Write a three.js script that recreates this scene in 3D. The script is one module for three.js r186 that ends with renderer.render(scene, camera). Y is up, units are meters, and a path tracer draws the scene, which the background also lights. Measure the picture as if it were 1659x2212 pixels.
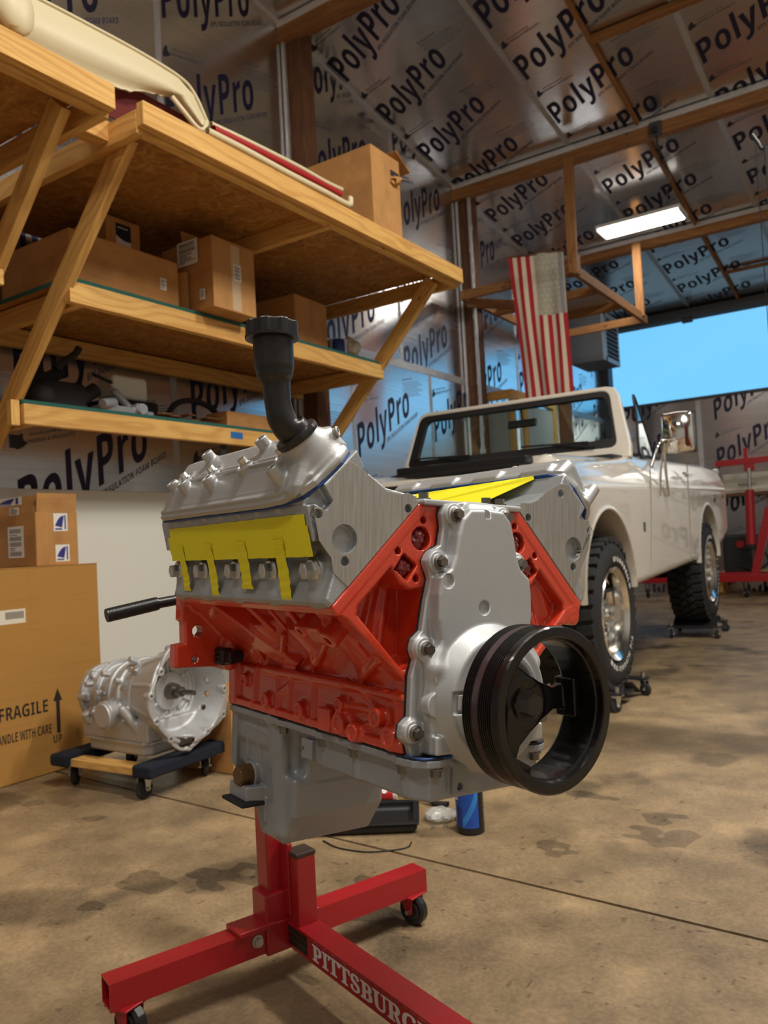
import * as THREE from 'three';
import { RoundedBoxGeometry } from 'three/addons/geometries/RoundedBoxGeometry.js';
import { mergeGeometries, mergeVertices, toCreasedNormals } from 'three/addons/utils/BufferGeometryUtils.js';
import { RectAreaLightUniformsLib } from 'three/addons/lights/RectAreaLightUniformsLib.js';
import { FontLoader } from 'three/addons/loaders/FontLoader.js';
import { TextGeometry } from 'three/addons/geometries/TextGeometry.js';

// ---------------------------------------------------------------- camera, sky, lamps, exposure
const scene = new THREE.Scene();
const F_PX = 1727, W_PX = 1659, H_PX = 2212;
const camera = new THREE.PerspectiveCamera(2 * Math.atan(H_PX / 2 / F_PX) * 180 / Math.PI, W_PX / H_PX, 0.05, 200);
camera.position.set(0, 0.92, 0);
camera.rotation.set(2.05 * Math.PI / 180, 33.84 * Math.PI / 180, -3.06 * Math.PI / 180, 'YXZ');
camera.focus = 1.12;
camera.userData.fStop = 8;
scene.add(camera);

const renderer = new THREE.WebGLRenderer({ antialias: true });
renderer.toneMapping = THREE.LinearToneMapping;
renderer.toneMappingExposure = 1.1;
renderer.shadowMap.enabled = true;
renderer.shadowMap.type = THREE.PCFSoftShadowMap;
RectAreaLightUniformsLib.init();

// evening sky: air and thin streaks of cloud, the same all round
function makeSky() {
  const w = 512, h = 256, d = new Uint8Array(w * h * 4);
  for (let j = 0; j < h; j++) for (let i = 0; i < w; i++) {
    const el = (j + 0.5) / h;                         // 0 bottom .. 1 top
    const up = Math.max(0, (el - 0.5) * 2);
    const a = i / w * Math.PI * 2;
    const c = 0.5 + 0.25 * Math.sin(a * 3 + 9 * up) + 0.25 * Math.sin(a * 7 - 23 * up + 1.3);
    const k = Math.max(0, c - 0.45) * 0.55 * (1 - up);
    const r = 108 - 44 * up + 80 * k, g = 184 - 60 * up + 45 * k, b = 232 - 42 * up + 12 * k;
    const o = (j * w + i) * 4;
    const gr = el < 0.48;
    d[o] = gr ? 70 : r; d[o + 1] = gr ? 84 : g; d[o + 2] = gr ? 90 : b; d[o + 3] = 255;
  }
  const t = new THREE.DataTexture(d, w, h);
  t.mapping = THREE.EquirectangularReflectionMapping; t.colorSpace = THREE.SRGBColorSpace;
  t.magFilter = THREE.LinearFilter; t.minFilter = THREE.LinearFilter; t.needsUpdate = true;
  return t;
}
scene.background = makeSky();
scene.backgroundIntensity = 1.32;

// shop lamps under the roof: [x, y, z, length along x, width, strength]; the second from the far wall is in view
const LAMP_SPOTS = [
  [-2.19, 4.02, -8.28, 0.80, 0.30, 26],
  [1.2, 4.55, -3.7, 1.20, 0.30, 140],
  [0.7, 4.74, -1.2, 1.20, 0.30, 120],
  [-1.2, 4.95, 1.4, 1.20, 0.30, 40],
  [2.4, 4.85, 1.4, 1.20, 0.30, 40],
];
const LAMP_COLOR = new THREE.Color().setRGB(1.0, 0.955, 0.87);

// ---------------------------------------------------------------- small helpers
const V = (x, y, z) => new THREE.Vector3(x, y, z);
const names = new Map();
function numbered(n) { const k = names.get(n) || 0; names.set(n, k + 1); return k ? n + '_' + String(k).padStart(3, '0') : n; }
function rng(s) { let a = s | 0; return () => { a = (a + 0x6d2b79f5) | 0; let t = Math.imul(a ^ (a >>> 15), 1 | a); t = (t + Math.imul(t ^ (t >>> 7), 61 | t)) ^ t; return ((t ^ (t >>> 14)) >>> 0) / 4294967296; }; }
function thing(name, label, category, pos = [0, 0, 0], turn = 0, group) {
  const o = new THREE.Group(); o.name = numbered(name); o.position.set(...pos); o.rotation.y = turn;
  o.userData = { label, category }; if (group) o.userData.group = group; scene.add(o); return o;
}
function part(name, geo, mat, parent, label) {
  if (Array.isArray(geo)) geo = join(geo);
  const m = new THREE.Mesh(geo, mat); m.name = name; m.castShadow = m.receiveShadow = true;
  if (label) m.userData.label = label; parent.add(m); return m;
}
function single(name, label, category, geo, mat, group) {
  if (Array.isArray(geo)) geo = join(geo);
  const m = new THREE.Mesh(geo, mat); m.name = numbered(name); m.castShadow = m.receiveShadow = true;
  m.userData = { label, category }; if (group) m.userData.group = group; scene.add(m); return m;
}
function structure(name, label, category, geo, mat) {
  const m = geo ? new THREE.Mesh(Array.isArray(geo) ? join(geo) : geo, mat) : new THREE.Group();
  m.name = name; m.castShadow = m.receiveShadow = true; m.userData = { kind: 'structure', label, category }; scene.add(m); return m;
}
function join(list) {
  const l = list.map((g) => { let q = g.index ? g.toNonIndexed() : g; for (const k of Object.keys(q.attributes)) if (!['position', 'normal', 'uv'].includes(k)) q.deleteAttribute(k);
    if (!q.attributes.uv) q.setAttribute('uv', new THREE.BufferAttribute(new Float32Array(q.attributes.position.count * 2), 2)); return q; });
  return l.length === 1 ? l[0] : mergeGeometries(l);
}
const at = (g, x, y, z) => g.translate(x, y, z);
// box with softly rounded edges, uv in metres with u along the longest side
function boxUV(g, s = 1) {
  let q = g.index ? g.toNonIndexed() : g; const p = q.attributes.position, n = q.attributes.normal; const uv = new Float32Array(p.count * 2);
  q.computeBoundingBox(); const b = q.boundingBox, d = [b.max.x - b.min.x, b.max.y - b.min.y, b.max.z - b.min.z];
  const long = d.indexOf(Math.max(...d));
  for (let i = 0; i < p.count; i += 3) {
    const a = [0, 0, 0]; for (let k = 0; k < 3; k++) { a[0] += Math.abs(n.getX(i + k)); a[1] += Math.abs(n.getY(i + k)); a[2] += Math.abs(n.getZ(i + k)); }
    const ax = a.indexOf(Math.max(...a)); let U = long, Vv;
    if (ax === long) { U = (ax + 1) % 3; Vv = (ax + 2) % 3; } else Vv = 3 - ax - long;
    for (let k = 0; k < 3; k++) { const c = [p.getX(i + k), p.getY(i + k), p.getZ(i + k)]; uv[(i + k) * 2] = c[U] * s; uv[(i + k) * 2 + 1] = c[Vv] * s; }
  }
  q.setAttribute('uv', new THREE.BufferAttribute(uv, 2)); return q;
}
function rbox(w, h, d, r = 0.003, seg = 1) { return boxUV(new RoundedBoxGeometry(w, h, d, seg, Math.min(r, w / 2.01, h / 2.01, d / 2.01))); }
function box(w, h, d) { return boxUV(new THREE.BoxGeometry(w, h, d)); }
function orient(g, p, q, roll = 0) {   // g is built along +x and centred; carry it to the segment p..q, its y axis as near to up as can be
  const x = q.clone().sub(p).normalize(); let up = Math.abs(x.y) > 0.98 ? V(0, 0, 1) : V(0, 1, 0);
  let z = x.clone().cross(up).normalize(), y = z.clone().cross(x);
  const m = new THREE.Matrix4().makeBasis(x, y, z); if (roll) m.multiply(new THREE.Matrix4().makeRotationX(roll));
  m.setPosition(p.clone().add(q).multiplyScalar(0.5)); return g.applyMatrix4(m);
}
let lumberSeed = rng(11);
function lumber(p, q, h, w, roll = 0, r = 0.004) {   // board from p to q, h tall, w thick, with its own patch of grain
  const g = rbox(p.distanceTo(q), h, w, r); const uv = g.attributes.uv, du = lumberSeed() * 3, dv = lumberSeed() * 3;
  for (let i = 0; i < uv.count; i++) uv.setXY(i, uv.getX(i) + du, uv.getY(i) + dv);
  return orient(g, p, q, roll);
}
function cyl(p, q, r1, r2 = r1, seg = 20, open = false) { const g = new THREE.CylinderGeometry(r2, r1, p.distanceTo(q), seg, 1, open); g.rotateZ(-Math.PI / 2); return orient(g, p, q); }
function tube(pts, r, seg = 40, rad = 10, closed = false) { return new THREE.TubeGeometry(new THREE.CatmullRomCurve3(pts.map((p) => p.isVector3 ? p : V(...p)), closed, 'catmullrom', 0.5), seg, r, rad, closed); }
function lathe(pts, seg = 48) { return toCreasedNormals(new THREE.LatheGeometry(pts.map(([r, y]) => new THREE.Vector2(Math.max(r, 0), y)), seg), 0.5); }
function along(g, p, dir) { const q = new THREE.Quaternion().setFromUnitVectors(V(0, 1, 0), dir.clone().normalize()); return g.applyQuaternion(q).translate(p.x, p.y, p.z); }
function hexPrism(r, h) { return toCreasedNormals(new THREE.CylinderGeometry(r, r, h, 6), 0.3); }
function extrude(pts, depth, bevel = 0, holes = []) {
  const s = new THREE.Shape(pts.map((p) => new THREE.Vector2(...p))); for (const h of holes) s.holes.push(h.isPath ? h : new THREE.Path(h.map((p) => new THREE.Vector2(...p))));
  return new THREE.ExtrudeGeometry(s, { depth: depth - 2 * bevel, bevelEnabled: bevel > 0, bevelThickness: bevel, bevelSize: bevel, bevelOffset: -bevel, bevelSegments: 2, curveSegments: 12, steps: 1 }).translate(0, 0, bevel);
}
function circ(x, y, r, n = 20) { return Array.from({ length: n }, (_, i) => [x + r * Math.cos(i / n * 2 * Math.PI), y + r * Math.sin(i / n * 2 * Math.PI)]); }

// ---------------------------------------------------------------- noise and textures
const hash = (x, y) => { let h = Math.imul(x | 0, 374761393) + Math.imul(y | 0, 668265263); h = Math.imul(h ^ (h >>> 13), 1274126177); return ((h ^ (h >>> 16)) >>> 0) / 4294967296; };
function noiseT(x, y, px, py) {   // tiling value noise, periods px, py
  const x0 = Math.floor(x), y0 = Math.floor(y), fx = x - x0, fy = y - y0, u = fx * fx * (3 - 2 * fx), v = fy * fy * (3 - 2 * fy);
  const m = (a, p) => ((a % p) + p) % p;
  const a = hash(m(x0, px), m(y0, py)), b = hash(m(x0 + 1, px), m(y0, py)), c = hash(m(x0, px), m(y0 + 1, py)), d = hash(m(x0 + 1, px), m(y0 + 1, py));
  return a + (b - a) * u + (c - a) * v + (a - b - c + d) * u * v;
}
function fbm(x, y, px, py, o = 4) { let s = 0, a = 0.5, n = 0; for (let i = 0; i < o; i++) { s += a * noiseT(x, y, px, py); n += a; a *= 0.5; x *= 2; y *= 2; px *= 2; py *= 2; } return s / n; }
function dataTex(w, h, fn, srgb = true, repeat) {
  const d = new Uint8Array(w * h * 4);
  for (let j = 0; j < h; j++) for (let i = 0; i < w; i++) { const c = fn(i / w, j / h); const o = (j * w + i) * 4; d[o] = Math.max(0, Math.min(255, c[0])); d[o + 1] = Math.max(0, Math.min(255, c[1])); d[o + 2] = Math.max(0, Math.min(255, c[2])); d[o + 3] = 255; }
  const t = new THREE.DataTexture(d, w, h); t.wrapS = t.wrapT = THREE.RepeatWrapping; t.magFilter = THREE.LinearFilter; t.minFilter = THREE.LinearMipmapLinearFilter; t.generateMipmaps = true;
  if (srgb) t.colorSpace = THREE.SRGBColorSpace; if (repeat) t.repeat.set(...repeat); t.needsUpdate = true; return t;
}
function canvasTex(w, h, draw, srgb = true) {
  const c = document.createElement('canvas'); c.width = w; c.height = h; const g = c.getContext('2d'); draw(g, w, h);
  const t = new THREE.CanvasTexture(c); t.wrapS = t.wrapT = THREE.RepeatWrapping; if (srgb) t.colorSpace = THREE.SRGBColorSpace; t.anisotropy = 8; return t;
}
const lin = (r, g, b) => new THREE.Color().setRGB(r, g, b);
const std = (o) => new THREE.MeshStandardMaterial(o);
const phy = (o) => new THREE.MeshPhysicalMaterial(o);
// fine relief of sand-cast metal and brushed relief of milled metal (uv in metres)
const castBump = dataTex(256, 256, (u, v) => { const n = 255 * fbm(u * 64, v * 64, 64, 64, 3); return [n, n, n]; }, false, [18, 18]);
const grainBump = dataTex(256, 256, (u, v) => { const n = 255 * (0.6 * noiseT(u * 3, v * 256, 3, 256) + 0.4 * noiseT(u * 12, v * 128, 12, 128)); return [n, n, n]; }, false, [6, 9]);
const fineBump = dataTex(256, 256, (u, v) => { const n = 255 * fbm(u * 128, v * 128, 128, 128, 2); return [n, n, n]; }, false, [14, 14]);

// wood: u runs along the grain, in metres
function woodTex(seed, base, dark) {
  return dataTex(1024, 512, (u, v) => {
    const w = fbm(u * 3 + seed, v * 6, 3, 6, 3);
    const ring = Math.sin((v * 22 + w * 7 + 0.5 * noiseT(u * 2, v * 3, 2, 3)) * Math.PI * 2) * 0.5 + 0.5;
    const fib = noiseT(u * 24, v * 256, 24, 256), blot = fbm(u * 6, v * 4, 6, 4, 3);
    let k = 0.24 * ring * ring + 0.26 * fib + 0.36 * blot;
    for (const [kx, ky, kr] of [[0.13, 0.22, 0.011], [0.47, 0.71, 0.013], [0.72, 0.37, 0.009], [0.9, 0.86, 0.012], [0.31, 0.9, 0.008]]) {
      const dx = (u - kx) * 2, dy = (v - ky); const r = Math.hypot(dx * 0.55, dy) / kr; if (r < 3) k += 1.1 * Math.exp(-r * r * 1.2) + 0.25 * Math.max(0, Math.sin(r * 9)) * Math.exp(-r * 0.9);
    }
    k = Math.min(1.3, k); return [base[0] + (dark[0] - base[0]) * k, base[1] + (dark[1] - base[1]) * k, base[2] + (dark[2] - base[2]) * k];
  }, true, [0.5, 1]);
}
const M = {};
M.pine = std({ map: woodTex(0, [238, 194, 114], [178, 119, 54]), roughness: 0.72, bumpMap: grainBump, bumpScale: 0.0004 });
M.pineDark = std({ map: woodTex(3.7, [172, 122, 70], [112, 70, 36]), roughness: 0.75, bumpMap: grainBump, bumpScale: 0.0004 });
M.timber = std({ map: woodTex(6.1, [126, 84, 56], [74, 46, 30]), roughness: 0.8, bumpMap: grainBump, bumpScale: 0.0005 });
M.osb = std({ map: (() => { const strands = []; const R = rng(5); for (let i = 0; i < 1500; i++) strands.push([R(), R(), R() * Math.PI, 0.02 + 0.035 * R(), 0.004 + 0.006 * R(), R()]);
  return canvasTex(1024, 1024, (g, w, h) => { g.fillStyle = '#a8712f'; g.fillRect(0, 0, w, h);
    for (const [x, y, a, l, b, t] of strands) for (const ox of [0, 1, -1]) { const X = (x + ox) * w; if (X < -80 || X > w + 80) continue; g.save(); g.translate(X, y * h); g.rotate(a); g.globalAlpha = 0.26; g.fillStyle = t < 0.15 ? '#6e4318' : t < 0.5 ? '#c9954e' : t < 0.8 ? '#a8722f' : '#dcb06c'; g.fillRect(-l * w, -b * h, 2 * l * w, 2 * b * h); g.restore(); } }); })(), roughness: 0.7 });
M.osb.map.repeat.set(0.85, 0.85);
M.osbEdge = std({ color: 0x1f5a50, roughness: 0.85 });
M.card = std({ map: dataTex(256, 256, (u, v) => { const n = fbm(u * 8, v * 8, 8, 8, 4), f = noiseT(u * 4, v * 160, 4, 160); const k = 0.86 + 0.16 * n + 0.05 * f; return [190 * k, 138 * k, 80 * k]; }, true, [2, 2]), roughness: 0.85 });
M.black = std({ color: lin(0.012, 0.012, 0.013), roughness: 0.5 });
M.blackSoft = std({ color: lin(0.016, 0.016, 0.017), roughness: 0.85 });
M.rubber = std({ color: lin(0.02, 0.02, 0.021), roughness: 0.78, bumpMap: fineBump, bumpScale: 0.0004 });
M.white = std({ color: lin(0.75, 0.75, 0.74), roughness: 0.5 });
M.paper = std({ color: lin(0.8, 0.8, 0.78), roughness: 0.75 });
M.zinc = std({ color: lin(0.62, 0.62, 0.6), metalness: 1, roughness: 0.32 });
M.steel = std({ color: lin(0.5, 0.5, 0.5), metalness: 1, roughness: 0.38 });
M.boltDark = std({ color: lin(0.2, 0.185, 0.165), metalness: 0.9, roughness: 0.38 });
M.chrome = std({ color: lin(0.82, 0.82, 0.8), metalness: 1, roughness: 0.1 });
// ---------------------------------------------------------------- cast shapes: signed distances joined with fillets, meshed by surface nets
const smin = (a, b, k) => { if (k <= 0) return Math.min(a, b); const h = Math.max(k - Math.abs(a - b), 0) / k; return Math.min(a, b) - h * h * k * 0.25; };
const ID = { o: [0, 0, 0], u: [1, 0, 0], v: [0, 1, 0], w: [0, 0, 1] };
const Q = Math.SQRT1_2;
const BL = { o: [0, 0, 0], u: [-Q, -Q, 0], v: [-Q, Q, 0], w: [0, 0, 1] };   // u = outward across the bank (c), v = up the bore (a)
const BR = { o: [0, 0, 0], u: [Q, -Q, 0], v: [Q, Q, 0], w: [0, 0, 1] };
function framed(fr, f, lo, hi) {   // f(u,v,w) in frame fr; lo/hi in frame
  const { o, u, v, w } = fr; const L = [1e9, 1e9, 1e9], Hh = [-1e9, -1e9, -1e9];
  for (let i = 0; i < 8; i++) { const a = i & 1 ? hi[0] : lo[0], b = i & 2 ? hi[1] : lo[1], c = i & 4 ? hi[2] : lo[2]; for (let k = 0; k < 3; k++) { const q = o[k] + a * u[k] + b * v[k] + c * w[k]; if (q < L[k]) L[k] = q; if (q > Hh[k]) Hh[k] = q; } }
  return { lo: L, hi: Hh, f: (x, y, z) => { x -= o[0]; y -= o[1]; z -= o[2]; return f(x * u[0] + y * u[1] + z * u[2], x * v[0] + y * v[1] + z * v[2], x * w[0] + y * w[1] + z * w[2]); } };
}
function dBox(fr, lo, hi, r = 0.002) {
  const c = [0, 1, 2].map((k) => (lo[k] + hi[k]) / 2), h = [0, 1, 2].map((k) => (hi[k] - lo[k]) / 2 - r);
  return framed(fr, (x, y, z) => { const a = Math.abs(x - c[0]) - h[0], b = Math.abs(y - c[1]) - h[1], d = Math.abs(z - c[2]) - h[2]; const p = Math.max(a, 0), q = Math.max(b, 0), s = Math.max(d, 0); return Math.sqrt(p * p + q * q + s * s) + Math.min(Math.max(a, b, d), 0) - r; }, lo, hi);
}
function sdPoly(P, x, y) {
  let d = 1e9, s = 1; const n = P.length;
  for (let i = 0, j = n - 1; i < n; j = i++) {
    const ex = P[j][0] - P[i][0], ey = P[j][1] - P[i][1], wx = x - P[i][0], wy = y - P[i][1]; let t = (wx * ex + wy * ey) / (ex * ex + ey * ey); t = t < 0 ? 0 : t > 1 ? 1 : t;
    const bx = wx - ex * t, by = wy - ey * t; d = Math.min(d, bx * bx + by * by);
    const c1 = y >= P[i][1], c2 = y < P[j][1], c3 = ex * wy > ey * wx; if ((c1 && c2 && c3) || (!c1 && !c2 && !c3)) s = -s;
  }
  return s * Math.sqrt(d);
}
function dPoly(fr, P, w0, w1, r = 0.002, taper = 0) {   // prism of polygon P (u,v) from w0 to w1; taper shrinks it towards w1
  const xs = P.map((p) => p[0]), ys = P.map((p) => p[1]); const c = (w0 + w1) / 2, h = (w1 - w0) / 2 - r;
  return framed(fr, (x, y, z) => { const a = sdPoly(P, x, y) + r + (taper ? taper * Math.max(0, Math.min(1, (z - w0) / (w1 - w0))) : 0), b = Math.abs(z - c) - h; const p = Math.max(a, 0), q = Math.max(b, 0); return Math.sqrt(p * p + q * q) + Math.min(Math.max(a, b), 0) - r; },
    [Math.min(...xs), Math.min(...ys), w0], [Math.max(...xs), Math.max(...ys), w1]);
}
function dCyl(p, q, r, rd = 0.001, r2 = r) {   // capped (tapered) cylinder between points
  const dx = q[0] - p[0], dy = q[1] - p[1], dz = q[2] - p[2], L = Math.hypot(dx, dy, dz), ux = dx / L, uy = dy / L, uz = dz / L, R = Math.max(r, r2);
  return { lo: [0, 1, 2].map((k) => Math.min(p[k], q[k]) - R), hi: [0, 1, 2].map((k) => Math.max(p[k], q[k]) + R),
    f: (x, y, z) => { x -= p[0]; y -= p[1]; z -= p[2]; const t = x * ux + y * uy + z * uz; const rad = Math.sqrt(Math.max(0, x * x + y * y + z * z - t * t)); const k = Math.max(0, Math.min(1, t / L)); const a = rad - (r + (r2 - r) * k) + rd, b = Math.abs(t - L / 2) - L / 2 + rd; const m = Math.max(a, 0), n = Math.max(b, 0); return Math.sqrt(m * m + n * n) + Math.min(Math.max(a, b), 0) - rd; } };
}
function dCap(p, q, r, r2 = r) {
  const dx = q[0] - p[0], dy = q[1] - p[1], dz = q[2] - p[2], L2 = dx * dx + dy * dy + dz * dz, R = Math.max(r, r2);
  return { lo: [0, 1, 2].map((k) => Math.min(p[k], q[k]) - R), hi: [0, 1, 2].map((k) => Math.max(p[k], q[k]) + R),
    f: (x, y, z) => { x -= p[0]; y -= p[1]; z -= p[2]; let t = (x * dx + y * dy + z * dz) / L2; t = t < 0 ? 0 : t > 1 ? 1 : t; x -= dx * t; y -= dy * t; z -= dz * t; return Math.sqrt(x * x + y * y + z * z) - (r + (r2 - r) * t); } };
}
function dEll(c, r) { const m = Math.min(...r); return { lo: c.map((v, k) => v - r[k]), hi: c.map((v, k) => v + r[k]), f: (x, y, z) => { const a = (x - c[0]) / r[0], b = (y - c[1]) / r[1], d = (z - c[2]) / r[2]; const k = Math.sqrt(a * a + b * b + d * d); return (k - 1) * m; } }; }
class Solid {
  constructor() { this.ops = []; }
  add(s, k = 0) { this.ops.push([0, s, k]); return this; }
  cut(s, k = 0) { this.ops.push([1, s, k]); return this; }
  eval(x, y, z) {
    let d = 1; for (let i = 0; i < this.ops.length; i++) { const [o, s, k] = this.ops[i], { lo, hi } = s;
      const a = Math.max(lo[0] - x, x - hi[0], 0), b = Math.max(lo[1] - y, y - hi[1], 0), c = Math.max(lo[2] - z, z - hi[2], 0), bd = Math.sqrt(a * a + b * b + c * c);
      if (o === 0) { if (bd > d + k) continue; d = smin(d, s.f(x, y, z), k); } else { if (bd > -d + k) continue; d = -smin(-d, s.f(x, y, z), k); } }
    return d;
  }
  mesh(h) {
    const lo = [1e9, 1e9, 1e9], hi = [-1e9, -1e9, -1e9]; for (const [o, s] of this.ops) if (o === 0) for (let k = 0; k < 3; k++) { lo[k] = Math.min(lo[k], s.lo[k]); hi[k] = Math.max(hi[k], s.hi[k]); }
    const B = 6, n = [0, 1, 2].map((k) => Math.ceil((hi[k] - lo[k] + 6 * h) / h / B) * B + 1), o = lo.map((v) => v - 3 * h), [nx, ny, nz] = n;
    const val = new Float32Array(nx * ny * nz), reach = Math.sqrt(3) * (B / 2 + 0.5) * h * 1.1 + h;
    for (let bz = 0; bz < nz; bz += B) for (let by = 0; by < ny; by += B) for (let bx = 0; bx < nx; bx += B) {
      const c = this.eval(o[0] + (bx + (B - 1) / 2) * h, o[1] + (by + (B - 1) / 2) * h, o[2] + (bz + (B - 1) / 2) * h), skip = Math.abs(c) > reach;
      for (let z = bz; z < Math.min(bz + B, nz); z++) for (let y = by; y < Math.min(by + B, ny); y++) for (let x = bx; x < Math.min(bx + B, nx); x++) val[(z * ny + y) * nx + x] = skip ? c : this.eval(o[0] + x * h, o[1] + y * h, o[2] + z * h);
    }
    const id = new Int32Array(nx * ny * nz).fill(-1), pos = [], idx = [];
    for (let z = 0; z < nz - 1; z++) for (let y = 0; y < ny - 1; y++) for (let x = 0; x < nx - 1; x++) {
      const b = (z * ny + y) * nx + x; let mask = 0; const v = [];
      for (let i = 0; i < 8; i++) { const q = val[b + (i & 1) + ((i >> 1) & 1) * nx + (i >> 2) * nx * ny]; v.push(q); if (q < 0) mask |= 1 << i; }
      if (mask === 0 || mask === 255) continue; let sx = 0, sy = 0, sz = 0, c = 0;
      for (let i = 0; i < 8; i++) for (let k = 0; k < 3; k++) { const j = i | (1 << k); if (j === i || ((mask >> i) & 1) === ((mask >> j) & 1)) continue; const t = v[i] / (v[i] - v[j]); sx += (i & 1) + (k === 0 ? t : 0); sy += ((i >> 1) & 1) + (k === 1 ? t : 0); sz += (i >> 2) + (k === 2 ? t : 0); c++; }
      id[b] = pos.length / 3; pos.push(o[0] + (x + sx / c) * h, o[1] + (y + sy / c) * h, o[2] + (z + sz / c) * h);
    }
    const st = [1, nx, nx * ny];
    for (let z = 1; z < nz - 1; z++) for (let y = 1; y < ny - 1; y++) for (let x = 1; x < nx - 1; x++) { const b = (z * ny + y) * nx + x; for (let k = 0; k < 3; k++) { const s0 = val[b] < 0, s1 = val[b + st[k]] < 0; if (s0 === s1) continue; const a1 = st[(k + 1) % 3], a2 = st[(k + 2) % 3]; const p = id[b], q = id[b - a1], r = id[b - a1 - a2], t = id[b - a2]; if (s0) idx.push(p, q, r, p, r, t); else idx.push(p, r, q, p, t, r); } }
    const N = new Float32Array(pos.length), e = h * 0.35;
    for (let i = 0; i < pos.length; i += 3) { // settle on the surface, then take the slope as the normal
      let x = pos[i], y = pos[i + 1], z = pos[i + 2], gx, gy, gz, l;
      for (let s = 0; s < 2; s++) { const d = s === 0 ? this.eval(x, y, z) : 0; const A = this.eval(x + e, y - e, z - e), B = this.eval(x - e, y - e, z + e), Cc = this.eval(x - e, y + e, z - e), D = this.eval(x + e, y + e, z + e); gx = A - B - Cc + D; gy = -A - B + Cc + D; gz = -A + B - Cc + D; l = Math.hypot(gx, gy, gz) || 1; gx /= l; gy /= l; gz /= l; if (s === 0) { const m = Math.max(-0.4 * h, Math.min(0.4 * h, d)); x -= gx * m; y -= gy * m; z -= gz * m; } }
      pos[i] = x; pos[i + 1] = y; pos[i + 2] = z; N[i] = gx; N[i + 1] = gy; N[i + 2] = gz;
    }
    const g = new THREE.BufferGeometry(); g.setAttribute('position', new THREE.Float32BufferAttribute(pos, 3)); g.setAttribute('normal', new THREE.BufferAttribute(N, 3)); g.setIndex(idx);
    return dropUV(g);
  }
}
function dropUV(g) {   // uv in metres by the main direction of each triangle
  const q = g.toNonIndexed(), p = q.attributes.position, n = q.attributes.normal, uv = new Float32Array(p.count * 2);
  for (let i = 0; i < p.count; i += 3) { let a = 0, b = 0, c = 0; for (let k = 0; k < 3; k++) { a += Math.abs(n.getX(i + k)); b += Math.abs(n.getY(i + k)); c += Math.abs(n.getZ(i + k)); }
    const ax = a > b && a > c ? 0 : b > c ? 1 : 2; for (let k = 0; k < 3; k++) { const X = p.getX(i + k), Y = p.getY(i + k), Z = p.getZ(i + k); uv[(i + k) * 2] = ax === 0 ? Z : X; uv[(i + k) * 2 + 1] = ax === 1 ? Z : Y; } }
  q.setAttribute('uv', new THREE.BufferAttribute(uv, 2)); return q;
}
// ---------------------------------------------------------------- the building
const WX = -3.65, FZ = -11.35, RX = 4.6, BZ = 4.2;         // faces of left, far, right and back wall
const yC = (z) => 4.694 + 0.1266 * (z + 4.658);            // underside of the sloping roof boards
const OPEN = { x0: -3.60, x1: 3.6, y0: 2.626, y1: 3.735, xd: 3.5 };   // clear opening high in the far wall

// foil-faced foam board: one tile is 1.22 m wide and 1.32 m tall (two rows of print)
function boardPrint(g, w, h, ink, soft) {
  const k = w / 1.22;
  for (let r = -1; r < 3; r++) {
    const by = h - (0.10 + 0.66 * r) * h / 1.32;
    g.fillStyle = ink;
    g.save(); g.setTransform(1, -0.5, 0.02, 1, 0.02 * k, by);
    g.font = 'bold ' + 0.35 * k + 'px sans-serif'; const mw = g.measureText('PolyPro').width; g.scale(0.83 * k / mw, 1.0); g.fillText('PolyPro', 0, 0); g.restore();
    g.save(); g.setTransform(1, -0.5, 0.02, 1, 0.455 * k, by - 0.155 * k);
    g.font = 'bold ' + 0.042 * k + 'px sans-serif'; const m2 = g.measureText('EPS INSULATION FOAM BOARD').width; g.scale(0.52 * k / m2, 1.15); g.fillText('EPS INSULATION FOAM BOARD', 0, 0); g.restore();
    g.save(); g.setTransform(1, -0.22, 0.02, 1, 0.03 * k, by - 0.42 * k); g.fillStyle = soft;
    g.beginPath(); g.moveTo(0, 0.02 * k); g.quadraticCurveTo(0.01 * k, -0.05 * k, 0.045 * k, -0.045 * k); g.quadraticCurveTo(0.035 * k, -0.01 * k, 0.07 * k, 0.0); g.quadraticCurveTo(0.03 * k, 0.03 * k, 0, 0.02 * k); g.fill();
    g.font = 'bold ' + 0.022 * k + 'px sans-serif'; g.fillText('Manufactured by', 0.075 * k, -0.028 * k); g.font = 'bold ' + 0.027 * k + 'px sans-serif'; g.fillText('THERMA K PRODUCTS', 0.06 * k, 0.006 * k); g.restore();
    g.save(); g.setTransform(1, -0.2, 0.02, 1, 0.74 * k, by - 0.06 * k); g.fillStyle = soft; g.font = 'bold ' + 0.026 * k + 'px sans-serif'; g.fillText('R-Value Chart', 0, 0);
    g.globalAlpha = 0.55; for (let i = 0; i < 8; i++) g.fillRect(0.01 * k * (i % 3), (0.018 + 0.016 * i) * k, (0.26 + 0.1 * ((i * 7) % 3) / 3) * k, 0.005 * k); g.restore();
  }
}
const boardMap = canvasTex(1024, 1024, (g, w, h) => { g.fillStyle = '#e6e6e8'; g.fillRect(0, 0, w, h); const R = rng(3); for (let i = 0; i < 900; i++) { g.globalAlpha = 0.05; g.fillStyle = R() < 0.5 ? '#ffffff' : '#8f9096'; g.fillRect(0, R() * h, w, 1 + 2 * R()); } g.globalAlpha = 1; boardPrint(g, w, h, '#1d1838', '#33313d'); });
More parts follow.
